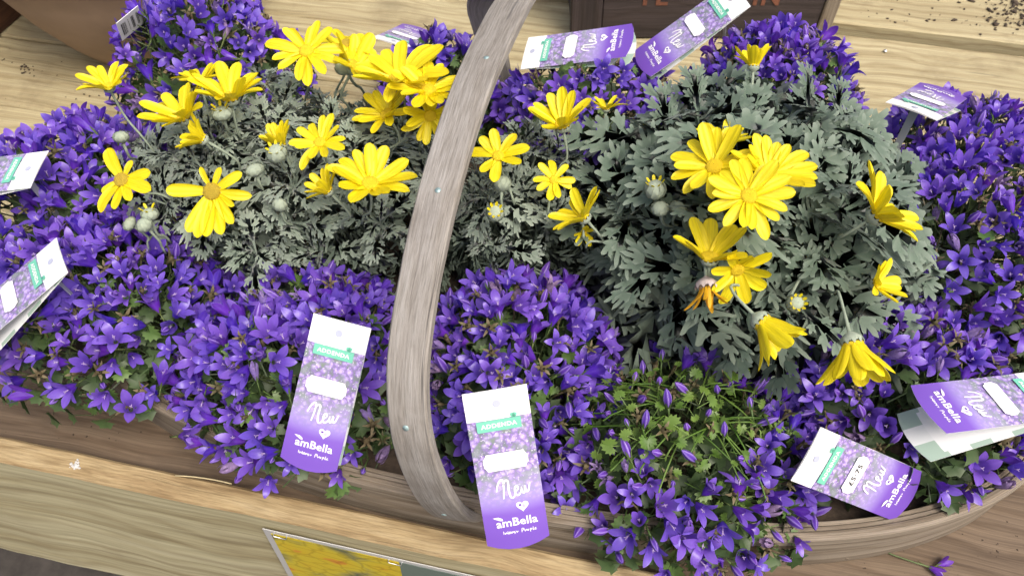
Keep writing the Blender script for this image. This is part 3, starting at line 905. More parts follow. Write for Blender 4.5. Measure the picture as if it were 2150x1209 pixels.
# ------------------------------------------------------------------ yellow daisies with felted, lobed leaves
def lobed_leaf_vf(seed, pairs=4, slim=1.0, arch=.5, teeth=True):
    rr = random.Random(seed); V = []; Fc = []; T = []
    bends = rr.uniform(.7, 1.3) * arch; fold = rr.uniform(.10, .30); tw = rr.uniform(-.7, .7); rr_b = rr.choice((-.5, .5, .9, 1.3))

    def put(x, y, t):
        z = .42 * bends * x - .95 * bends * x * x + fold * abs(y) - rr_b * y * y + tw * x * y
        z += .018 * math.sin(9 * x + 7 * y + seed)
        V.append((x * (1 - .12 * bends), y, z)); T.append(t); return len(V) - 1
    ts = [.30 + .56 * (i / pairs) ** .92 for i in range(pairs + 1)]
    mids = [put(t, 0, .42) for t in ts]
    # petiole
    a, b_, c, d = put(-.06, -.018, .4), put(-.06, .018, .4), put(ts[0], .026, .2), put(ts[0], -.026, .2)
    Fc.append([a, d, mids[0], c, b_])
    bw = [.024 + .012 * math.sin(math.pi * (i + .5) / (pairs + 1)) for i in range(pairs + 1)]
    for sg in (-1, 1):
        prev = c if sg > 0 else d
        for i in range(pairs):
            t0, t1 = ts[i], ts[i + 1]
            ll = (.15, .26, .34, .32, .2)[i if pairs > 3 else i + 1] * rr.uniform(.85, 1.15)
            al = math.radians(58 - 8 * i + rr.uniform(-8, 8)); wd = (.032 + .006 * i) * slim * rr.uniform(.9, 1.15)
            ax, ay = math.cos(al), math.sin(al); nx, ny = -ay, ax
            bx, by = (t0 + t1) / 2 - .02, .01

            def lp(s, o, t): return put(bx + ax * ll * s + nx * o, sg * (by + ay * ll * s + ny * o), t)
            loop = [prev]
            loop.append(lp(.38, -wd * .72, .25))
            if teeth:
                loop += [lp(.60, -wd * 1.0, .4), lp(.82, -wd * 1.75, .75), lp(.86, -wd * 1.1, .6), lp(.78, -wd * .55, .35)]
            loop += [lp(.96, -wd * .55, .7), lp(1.06, -wd * .1, .85), lp(1.05, wd * .35, .85), lp(.90, wd * .5, .5)]
            if teeth and i > 0:
                loop += [lp(.74, wd * .6, .35), lp(.80, wd * 1.45, .7), lp(.70, wd * 1.5, .6)]
            loop.append(lp(.42, wd * .75, .25))
            nxt = put(t1 - .012, sg * bw[i + 1], .2)
            loop += [nxt, mids[i + 1], mids[i]]
            Fc.append(loop if sg < 0 else loop[::-1]); prev = nxt
        if sg < 0: lastm = prev
        else: lastp = prev
    # three-toothed tip
    tip = [lastm, put(.90, -.055, .4), put(.97, -.095, .8), put(1.0, -.075, .8), put(.965, -.028, .4), put(1.05, -.03, .8), put(1.10, 0, .9), put(1.05, .03, .8), put(.965, .028, .4), put(1.0, .075, .8), put(.97, .095, .8), put(.90, .055, .4), lastp, mids[-1]]
    Fc.append(tip)
    return V, Fc, T


def leaf_set(m, slim, arch, n, teeth=True):
    return [MB().add(*lobed_leaf_vf(100 * n + i, 4, slim, arch * (.3 + .26 * i), teeth)[:2], 0, lobed_leaf_vf(100 * n + i, 4, slim, arch * (.3 + .26 * i), teeth)[2]).build('leaf', m) for i in range(9)]


LEAF_GREY = leaf_set(M_GREYLEAF, 1.05, .45, 1)
LEAF_SILV = leaf_set(M_SILVER, .9, .6, 2)


def ray_petal(width, bend, seed, m, notch=.02):
    rr = random.Random(seed); rows = [0, .12, .28, .46, .64, .8, .91, .97, 1.0]; cols = [-1, -.55, -.18, .18, .55, 1]
    V = []; T = []; Fc = []
    for s in rows:
        hw = width * (.30 + .70 * math.sin(math.pi * min(1, .12 + s * .62)) ** .9) * (1 if s < .8 else math.sqrt(max(0.0, 1 - ((s - .8) / .205) ** 2)))
        for c in cols:
            x = s - (notch * (1 - abs(abs(c) - .4) * 2) * -1 if s == 1 else 0) * .5
            z = bend * (s * s) + .17 * hw * math.cos(c * math.pi * 2.2) + .35 * hw * c * c * (1 - s * .6) + .012 * math.sin(7 * s + seed)
            V.append((x, c * hw + .01 * math.sin(3 * s + seed), z)); T.append(.10 * s + .12 * rr.random() + (.16 if abs(abs(c) - .55) < .1 else 0))
    n = len(cols)
    for i in range(len(rows) - 1):
        for j in range(n - 1):
            a = i * n + j; Fc.append([a, a + 1, a + n + 1, a + n][::-1])
    return MB().add(V, Fc, 0, T).build('petal', m)


PETALS = [ray_petal(.178, b_, i, M_YELLOW) for i, b_ in enumerate((-.05, -.16, .06, -.26, .12, -.10))]
PETALS_OLD = [ray_petal(.10, b_, 10 + i, M_OLDYELLOW) for i, b_ in enumerate((-.35, .3, -.5, .5))]


def disc_mesh(m, name='disc'):
    mb = MB(); n = 22
    prof = [(1, -.15), (1.0, .05), (.93, .22), (.78, .34), (.55, .42), (.3, .44), (.02, .40)]
    V, Fc = lathe(prof, n); mb.add(V, Fc)
    for k in range(64):                                   # florets in a sunflower spiral
        r = .97 * math.sqrt((k + .5) / 64); a = k * 2.39996
        z = .05 + .40 * math.sqrt(max(0, 1 - (r * .95) ** 2)) - .02
        q = Vector((r * math.cos(a), r * math.sin(a), z)); s_ = .085
        V = [q + Vector((s_ * math.cos(b_), s_ * math.sin(b_), 0)) for b_ in (0, 1.57, 3.14, 4.71)] + [q + Vector((0, 0, .12))]
        mb.add(V, [[0, 1, 4], [1, 2, 4], [2, 3, 4], [3, 0, 4]])
    return mb.build(name, m)


DISC, DISC_OLD = disc_mesh(M_DISC), disc_mesh(M_DISCOLD)


def calyx_mesh(m):
    mb = MB(); n = 22
    V, Fc = lathe([(.10, -.95), (.22, -.80), (.62, -.55), (.95, -.25), (1.02, .05), (.97, .12)], n, lambda k, i: (.05 if k % 2 else -.04) * (i > 1)); mb.add(V, Fc)
    for k in range(11):
        a = 2 * math.pi * k / 11; V = []
        for r, z, hw in ((1.0, -.15, .22), (1.08, .15, .18), (1.06, .42, .02)):
            for sg in (-1, 1): V.append((r * math.cos(a) - sg * hw * math.sin(a), r * math.sin(a) + sg * hw * math.cos(a), z))
        mb.add(V, [[0, 1, 3, 2], [2, 3, 5, 4]])
    return mb.build('flower', m)


CALYX, CALYX_PINK = calyx_mesh(M_FELT), calyx_mesh(M_FELTPINK)


def daisy_bud_mesh():
    n = 24; prof = [(.12, -.95), (.5, -.85), (.85, -.5), (1.0, -.05), (.93, .35), (.68, .68), (.35, .86), (.03, .92)]
    V, Fc = lathe(prof, n, lambda k, i: (.05 if k % 2 else -.09) * (1 < i < 7))
    mb = MB().add(V, Fc)
    for row, (zc, nn, off) in enumerate(((-.55, 9, 0), (-.12, 10, .5), (.32, 9, 0))):
        for k in range(nn):
            a0 = 2 * math.pi * (k + off) / nn; W = []
            for j, (dz, hw) in enumerate(((-.30, .30), (.0, .34), (.34, .20), (.52, .03))):
                z = min(.93, zc + dz); r = math.sqrt(max(.02, 1 - z * z)) * 1.0 + .035 + .03 * j
                for sg in (-1, 1):
                    W.append((r * math.cos(a0 + sg * hw / max(r, .4)), r * math.sin(a0 + sg * hw / max(r, .4)), z))
            mb.add(W, [[0, 1, 3, 2], [2, 3, 5, 4], [4, 5, 7, 6]])
    return mb.build('bud', M_FELT)


DBUD = daisy_bud_mesh()


def stalk(root, a, d, base, r=.0014, drop=.05):
    """a stalk leaving the flower base a against its facing d and bending down to base"""
    pts = bez(a, a - d * drop, base.lerp(a, .45) + Vector((0, 0, .01)), base, 9)
    V, Fc, U = tube(pts, [r * (1.25 if i == 0 else 1) for i in range(len(pts))], 7)
    return link('stalk', MB().add(V, Fc).build('stalk', M_STALK), root)


def daisy_flower(root, px, py, z, face, Rpx, cone, n=12, seed=0, old=False, gaps=(), base=None, droop=None, disc=.20, jit=1.0, withered=False, wd=1.0, arcs=None):
    """flower centred where its disc stands; cone = how far each ray leans out from the facing axis (90 = flat)"""
    rr = random.Random(seed * 13 + 5)
    P = at(px, py, z); s = .95 * Rpx * depth(P) / F; d = scr(*face)
    up = scr(0, 1, 0); x = up - d * up.dot(d)
    x = x.normalized() if x.length > .15 else scr(1, 0, 0)
    rot = frame_from(d, x)                                 # local x points to the picture's top as far as it can
    k = disc * s
    fl = link('flower', CALYX_PINK if withered else CALYX, root, xf(P - d * k * .35, rot, k * (1.02 if not withered else 1.3)))
    if not withered:
        dc = link('disc', DISC_OLD if old else DISC, fl, xf(P + d * k * .05, rot, k))
    for i in range(n):
        if i in gaps: continue
        if arcs: a, cn, ln = arcs[i]; a = math.radians(a); cn = cn
        else:
            a = 2 * math.pi * (i + .30 * rr.uniform(-1, 1) * jit) / n; ln = rr.uniform(.80, 1.08); cn = cone + rr.uniform(-13, 11) * jit
            if droop: cn += droop * max(0.0, -math.cos(a))
        th = math.radians(90 - cn)
        m = rot @ Matrix.Rotation(a, 3, 'Z') @ Matrix.Rotation(-th, 3, 'Y') @ Matrix.Rotation(rr.uniform(-.25, .25) * jit, 3, 'X')
        o0 = rot @ (Matrix.Rotation(a, 3, 'Z') @ Vector((k * .8, 0, -.1 * k + .0004 * (i % 3))))
        ps = (s - k * .6) * ln
        me = rr.choice(PETALS_OLD if withered else PETALS)
        M = xf(P + o0, m, ps)
        if wd != 1.0 or n < 10: M = M @ Matrix.Diagonal((1, wd * (12 / max(n, 8)) ** .5, 1, 1))
        link('petal', me, fl, M)
    if base is not None: stalk(root, P - d * k * 1.25, d, base, r=max(.0012, k * .12))
    return fl


def daisy_bud(root, px, py, z, face, Rpx, base, tip=0):
    P = at(px, py, z); s = Rpx * depth(P) / F; d = scr(*face); rot = frame_from(d)
    b_ = link('bud', DBUD, root, xf(P, rot @ Matrix.Rotation(px, 3, 'Z'), s) @ Matrix.Diagonal((1 + .10 * math.sin(px), 1 + .10 * math.sin(px * 1.7), .86 + .12 * math.sin(py), 1)))
    for k in range(tip):
        a = 2 * math.pi * k / tip
        m = rot @ Matrix.Rotation(a, 3, 'Z') @ Matrix.Rotation(-math.radians(64), 3, 'Y')
        link('petal', PETALS[1], b_, xf(P + rot @ (Matrix.Rotation(a, 3, 'Z') @ Vector((s * .5, 0, s * .45))), m, s * .75) @ Matrix.Diagonal((1, 1.2, 1, 1)))
    stalk(root, P - d * s * .85, d, base, r=max(.0011, s * .17), drop=.03)


def daisy_plant(label, ipx, ipy, iz, rx, ry, zt, ze, shoots, per, leaves, llen, seed, yaw=0.0, keep=None, elev=(10, 70), avoid=()):
    rr = random.Random(seed); c = at(ipx, ipy, iz); dm = Dome(c, rx, ry, zt, ze, yaw, 2.4, seed)
    root = thing('daisy_plant', label, 'daisy', (c.x, c.y, .02), 'yellow daisies with felted grey leaves in the trug')
    nleaf = 0
    stems = MB()
    for (u, v) in scatter(shoots, rr, .93):
        nr = dm.normal(u, v); p0 = dm.point(u, v) - nr * (.022 + rr.uniform(-.012, .02))
        ax = (nr + Vector((rr.gauss(0, .25), rr.gauss(0, .25), .4))).normalized()
        f0 = frame_from(ax)
        V, Fc, U = tube(bez(Vector((c.x, c.y, .04)), Vector((c.x + (p0.x - c.x) * .4, c.y + (p0.y - c.y) * .4, .08)), p0 - ax * .05, p0, 6), .0016, 5, False); stems.add(V, Fc)
        for k in range(per):
            az = k * 2.39996 + rr.uniform(-.3, .3); f = k / (per - 1)
            el = math.radians(elev[0] + (elev[1] - elev[0]) * f + rr.uniform(-10, 10))
            dirn = f0 @ Vector((math.cos(az) * math.cos(el), math.sin(az) * math.cos(el), math.sin(el)))
            side_ = f0 @ Vector((-math.sin(az), math.cos(az), 0))
            nz = dirn.cross(side_)
            if nz.dot(ax) < 0: nz = -nz
            Ls = llen * rr.uniform(.75, 1.2) * (1 - .35 * f)
            p = p0 + ax * (.012 * f)
            tipp = p + dirn * Ls
            if near_handle(tipp, .004) or near_handle(p, .004) or hides_label(tipp, .0) and rr.random() < .8 or hides_label(p + dirn * Ls * .6, .0): continue
            if keep and not keep(tipp): continue
            rot = Matrix((dirn, nz.cross(dirn), nz)).transposed() @ Matrix.Rotation(rr.gauss(0, .3), 3, 'X')
            link('leaf', rr.choice(leaves), root, xf(p, rot, Ls)); nleaf += 1
    mass = MB(); vfs = [lobed_leaf_vf(700 + i, 3, 1.0, .5, False) for i in range(3)]
    for _ in range(620):
        a = rr.uniform(0, 6.28); r = math.sqrt(rr.random()); u, v = r * math.cos(a) * .95, r * math.sin(a) * .95
        t = dm.point(u, v); f = rr.random() ** .6; lo = .04 + .03 * r
        p = Vector((t.x, t.y, lo + max(0, t.z - .042 - lo) * f))
        d = (dm.normal(u, v) + Vector((rr.gauss(0, .6), rr.gauss(0, .6), rr.gauss(0, .3)))).normalized()
        M = xf(p, frame_from(d, Vector((math.cos(a + rr.gauss(0, .8)), math.sin(a + rr.gauss(0, .8)), 0))), llen * rr.uniform(.7, 1.0)); V, Fc, T = rr.choice(vfs)
        mass.add([M @ Vector(q) for q in V], Fc, 0, T)
    o = link('foliage', mass.build('foliage', M_LEAFMASS), root); o['kind'] = 'stuff'
    o = link('stems', stems.build('stems', M_STALK), root); o['kind'] = 'stuff'
    V, Fc = lathe([(.0, .06), (.055, .058), (.06, .05), (.05, .0)], 18)
    link('pot', mesh('pot', V, Fc, M_SOIL), root, Matrix.Translation((c.x, c.y, .0135)))
    return root, c


d1, k1 = daisy_plant('pale silver-leaved yellow daisy with the most blooms, left of the trug handle', 590, 320, .19, .200, .135, .232, .160, 36, 8, LEAF_SILV, .050, 31)
b1 = Vector((k1.x, k1.y, .17))
nb_ = lambda px, py, z=.19: at(px, py, z)
# px, py, z, (right, up, towards), radius px, cone, petals
daisy_flower(d1, 228, 182, .250, (-.05, .66, .74), 64, 54, 12, 1, base=nb_(330, 330))
daisy_flower(d1, 643, 108, .285, (.03, .42, .90), 82, 84, 13, 2, base=nb_(640, 230))
daisy_flower(d1, 728, 92, .270, (.15, .6, .75), 66, 98, 11, 3, old=True, base=nb_(700, 220))
daisy_flower(d1, 483, 205, .268, (.03, .76, .62), 92, 50, 14, 4, base=nb_(520, 320))
daisy_flower(d1, 388, 245, .255, (-.34, .66, .64), 92, 52, 13, 5, base=nb_(470, 340))
daisy_flower(d1, 425, 292, .255, (-.72, .42, .52), 62, 42, 12, 6, base=nb_(520, 390))
daisy_flower(d1, 590, 305, .255, (-.28, .80, .5), 56, 36, 11, 7, base=nb_(610, 410))
daisy_flower(d1, 672, 300, .268, (-.05, .50, .86), 68, 74, 12, 8, base=nb_(680, 400))
daisy_flower(d1, 778, 386, .255, (.10, .60, .79), 98, 62, 13, 9, base=nb_(760, 470))
daisy_flower(d1, 688, 400, .248, (-.55, .60, .55), 62, 40, 10, 10, base=nb_(720, 480))
daisy_flower(d1, 255, 378, .235, (-.1, .25, .95), 82, 82, 8, 11, old=True, base=nb_(360, 420), arcs=[(30, 80, 1.0), (118, 95, .55), (150, 78, .95), (185, 80, .85), (215, 70, .7), (250, 82, .95), (283, 88, .8), (330, 70, .5)])
daisy_flower(d1, 445, 402, .240, (-.05, -.1, .98), 96, 78, 11, 12, old=True, base=nb_(480, 440), arcs=[(88, 86, .98), (20, 70, .5), (335, 80, .5), (300, 84, .75), (262, 86, .8), (215, 78, .85), (195, 74, 1.0), (178, 74, 1.05), (168, 76, 1.1), (150, 74, 1.05), (240, 82, .55)])
daisy_flower(d1, 838, 165, .280, (-.12, .72, .66), 112, 66, 14, 13, base=nb_(830, 290))
daisy_flower(d1, 900, 190, .285, (.14, .62, .76), 88, 72, 14, 14, base=nb_(880, 300))
daisy_flower(d1, 745, 140, .262, (.55, .62, .55), 92, 58, 10, 15, base=nb_(740, 250))
daisy_flower(d1, 812, 240, .250, (-.35, .55, .7), 76, 66, 12, 16, base=nb_(800, 340))
daisy_flower(d1, 903, 243, .262, (.2, -.62, .75), 70, 62, 12, 17, base=nb_(880, 320))
daisy_flower(d1, 420, 170, .255, (-.1, .9, .4), 58, 60, 11, 18, base=nb_(470, 300))
for px, py, z, f, r, tip in ((254, 288, .235, (-.1, .8, .5), 17, 0), (466, 238, .262, (.0, .7, .7), 19, 6), (535, 357, .245, (-.1, .75, .6), 18, 0), (587, 430, .225, (.0, .7, .7), 16, 0), (314, 450, .215, (0, .8, .6), 18, 5),
                             (303, 472, .212, (-.3, .6, .7), 16, 0), (272, 470, .205, (-.5, .5, .7), 15, 0), (581, 322, .262, (0, .5, .85), 20, 7), (722, 140, .262, (-.3, .6, .6), 18, 0)):
    daisy_bud(d1, px, py, z, f, r, at(px + 45, py + 60, .17), tip)

d2, k2 = daisy_plant('small silver-leaved yellow daisy showing just right of the handle, between two larger ones', 1105, 365, .18, .085, .100, .212, .125, 15, 8, LEAF_SILV, .044, 32)
daisy_flower(d2, 1046, 328, .245, (-.1, .35, .92), 66, 80, 8, 21, base=nb_(1080, 430))
daisy_flower(d2, 1163, 378, .225, (.05, .2, .97), 50, 82, 9, 22, base=nb_(1150, 450))
daisy_flower(d2, 1225, 455, .215, (-.62, .62, .35), 78, 52, 11, 23, base=nb_(1230, 520))
daisy_flower(d2, 1180, 262, .250, (-.22, .72, .62), 88, 48, 11, 24, base=nb_(1170, 370))
daisy_flower(d2, 1272, 228, .235, (.0, .85, .45), 44, 60, 9, 25, base=nb_(1270, 320), wd=.7)
daisy_flower(d2, 1225, 488, .19, (.0, -.6, .6), 34, 50, 7, 26, base=nb_(1225, 500))
daisy_bud(d2, 1040, 446, .205, (0, .2, .95), 18, nb_(1080, 500, .15), 8)
daisy_bud(d2, 1055, 385, .215, (.1, .9, .3), 18, nb_(1080, 470, .15), 0)

d3, k3 = daisy_plant('large yellow daisy with dark grey-green lobed leaves, right of the trug handle', 1605, 385, .21, .150, .150, .262, .168, 34, 8, LEAF_GREY, .094, 33, elev=(2, 62))
daisy_flower(d3, 1582, 138, .290, (.03, .97, .15), 62, 36, 12, 31, base=nb_(1580, 260, .22))
daisy_flower(d3, 1572, 412, .315, (-.02, .22, .96), 94, 80, 16, 32, base=nb_(1600, 470, .23))
daisy_flower(d3, 1616, 366, .300, (.14, .62, .76), 96, 60, 16, 33, base=nb_(1640, 430, .23))
daisy_flower(d3, 1500, 350, .298, (-.35, .40, .84), 96, 72, 16, 34, base=nb_(1530, 430, .23))
daisy_flower(d3, 1520, 300, .285, (-.1, .75, .6), 62, 62, 9, 38, base=nb_(1540, 390, .23), wd=.7)
daisy_flower(d3, 1490, 540, .262, (-.05, .84, .52), 96, 46, 9, 35, gaps=(4,),  base=nb_(1520, 620, .20))
daisy_flower(d3, 1548, 566, .258, (.12, -.62, .72), 80, 66, 9, 36, base=nb_(1560, 590, .20))
daisy_flower(d3, 1600, 676, .250, (.62, -.66, .35), 112, 30, 10, 37, base=nb_(1560, 600, .23))
daisy_flower(d3, 1790, 722, .250, (.12, -.93, .30), 118, 34, 13, 39, base=nb_(1740, 610, .23))
daisy_flower(d3, 1842, 450, .290, (.62, .52, .58), 112, 56, 13, 40, base=nb_(1760, 500, .22))
daisy_flower(d3, 1840, 596, .240, (.66, .25, .70), 66, 54, 9, 41, base=nb_(1770, 590, .19))
daisy_flower(d3, 1484, 605, .245, (.02, -.96, .25), 62, 14, 12, 42, base=nb_(1490, 540, .22), withered=True, disc=.30)
daisy_bud(d3, 1670, 637, .250, (.0, .15, .98), 21, nb_(1690, 560, .2), 9)
daisy_bud(d3, 1376, 398, .262, (-.15, .75, .6), 22, nb_(1430, 460, .2), 7)
daisy_bud(d3, 1386, 438, .252, (-.2, .6, .75), 19, nb_(1440, 490, .19), 0)
daisy_bud(d3, 1424, 438, .245, (.2, .6, .75), 18, nb_(1470, 490, .19), 0)


# ------------------------------------------------------------------ plant labels
def strokes_mb(mb, lines, w_, z, m=0, close=False):
    for ln in lines:
        P = [Vector((a, b_, 0)) for a, b_ in ln]
        V = []
        for i, p in enumerate(P):
            t = (P[min(i + 1, len(P) - 1)] - P[max(i - 1, 0)]); t = t.normalized() if t.length else Vector((1, 0, 0))
            nn = Vector((-t.y, t.x, 0)); ww = w_ * (.6 + .4 * math.sin(math.pi * (i + .5) / len(P))) / 2
            V += [p + nn * ww + Vector((0, 0, z)), p - nn * ww + Vector((0, 0, z))]
        mb.add(V, [[2 * i, 2 * i + 1, 2 * i + 3, 2 * i + 2] for i in range(len(P) - 1)], m)


def smooth_line(P, n=5):
    return [tuple(q) for q in cr([list(p) for p in P], n)]


def text_vf(s, size, off=0.0, spacing=1.0):
    cu = D.curves.new('t', 'FONT'); cu.body = s; cu.size = size; cu.offset = off; cu.space_character = spacing
    cu.align_x = 'CENTER'; cu.align_y = 'CENTER'; cu.resolution_u = 2
    ob = D.objects.new('t', cu); COL.objects.link(ob)
    dg = bpy.context.evaluated_depsgraph_get(); me = D.meshes.new_from_object(ob.evaluated_get(dg))
    V = [v.co.copy() for v in me.vertices]; Fc = [list(p.vertices) for p in me.polygons]
    D.objects.remove(ob); D.curves.remove(cu); D.meshes.remove(me)
    return V, Fc


W2, L2 = TW / 2, TL / 2
Y = lambda v: L2 - v * TL                                  # v = 0 at the head, 1 at the foot


def card(name, mats, bulge=.0, thick=.0004, z0=0.0, split=.0, curve=.006, nseg=14):
    """one leaf of the label; split (radians) swings it open about the head; foot edge bowed"""
    V = []; U = []; Fc = []; cols = 6
    for side_ in (0, 1):
        for i in range(nseg + 1):
            v = i / nseg
            for j in range(cols + 1):
                uu = j / cols * 2 - 1
                y = Y(v) + (-.045 * TL * (1 - uu * uu) * v ** 6)
                s_ = L2 - y
                z = z0 - side_ * thick - math.sin(split) * s_ + bulge * math.sin(math.pi * v) + curve * (v - .3) ** 2 * .4 - curve * .25 * uu * uu
                V.append((uu * W2, L2 - s_ * math.cos(split), z)); U.append((j / cols, 1 - v))
    n = (nseg + 1) * (cols + 1); mi = []
    for i in range(nseg):
        for j in range(cols):
            a = i * (cols + 1) + j
            Fc.append([a, a + cols + 1, a + cols + 2, a + 1]); mi.append(0)
            Fc.append([n + a, n + a + 1, n + a + cols + 2, n + a + cols + 1]); mi.append(1)
    rim = [i * (cols + 1) for i in range(nseg + 1)] + [nseg * (cols + 1) + j for j in range(1, cols + 1)] + [i * (cols + 1) + cols for i in range(nseg - 1, -1, -1)] + [j for j in range(cols - 1, 0, -1)]
    for a, b_ in zip(rim, rim[1:] + rim[:1]): Fc.append([a, a + n, b_ + n, b_]); mi.append(2)
    return mesh(name, V, Fc, mats, mi, None, U, True, 40)


ADD_V, ADD_F = text_vf('ADDENDA', .0048, .00016, 1.12)
AMB_V, AMB_F = text_vf('amBella', .0078, .00014, 1.02)
PRC_V, PRC_F = text_vf('£5·75', .0070, .00018, 1.15)


def scale_x(V, width):
    x0 = min(v.x for v in V); x1 = max(v.x for v in V); k = width / (x1 - x0)
    return [Vector(((v.x - (x0 + x1) / 2) * k, v.y, v.z)) for v in V]


ADD_V = scale_x(ADD_V, TW * .56); AMB_V = [Vector((v.x, v.y * 1.25, 0)) for v in scale_x(AMB_V, TW * .66)]; PRC_V = scale_x(PRC_V, TW * .40)
NEW = [[(-.36, .10), (-.30, .30), (-.20, .40), (-.15, .25), (-.17, -.05), (-.20, -.30)],
       [(-.16, .28), (-.08, .05), (.0, -.28), (.05, -.40)],
       [(.05, -.40), (.03, -.1), (.02, .12)],
       [(.02, .12), (.10, -.05), (.16, .06), (.12, .14), (.06, .02), (.08, -.20), (.18, -.22), (.26, -.05), (.28, .10)],
       [(.28, .10), (.28, -.12), (.34, -.16), (.38, .06), (.39, -.10), (.45, -.12), (.50, .06), (.52, .14)]]
NEW = [[(-.40, -.02), (-.34, .24), (-.24, .42), (-.17, .38), (-.17, .10), (-.22, -.34)],
       [(-.20, .16), (-.10, .36), (-.02, .34), (-.03, .0), (.0, -.30), (.09, -.33), (.17, -.14)],
       [(.17, -.14), (.25, -.02), (.24, .08), (.17, .05), (.15, -.16), (.22, -.28), (.32, -.18), (.36, .04)],
       [(.36, .04), (.37, -.18), (.43, -.20), (.47, .06), (.48, -.16), (.55, -.16), (.60, .02), (.63, .16)]]
INT = [[(0, .5), (0, -.4)], [(.05, .1), (.08, -.4), (.13, .1), (.18, -.4)], [(.2, .4), (.22, -.4), (.28, -.3)], [(.27, -.1), (.33, .0), (.28, .1), (.28, -.35), (.36, -.3)], [(.37, .1), (.38, -.4), (.44, .1), (.48, -.35)],
       [(.55, .1), (.49, -.1), (.55, -.35), (.5, -.6)], [(.6, .1), (.64, -.35), (.69, .05)],
       [(.86, -.6), (.88, .5), (.98, .4), (.95, .1), (.88, .0)], [(1.0, .1), (1.02, -.4), (1.1, .1), (1.12, -.4)], [(1.15, .1), (1.17, -.4), (1.2, .1)], [(1.27, -.8), (1.27, .1), (1.35, .0), (1.28, -.35)], [(1.42, .6), (1.4, -.4), (1.47, -.2)], [(1.48, -.1), (1.55, .05), (1.5, .1), (1.5, -.35), (1.58, -.3)]]


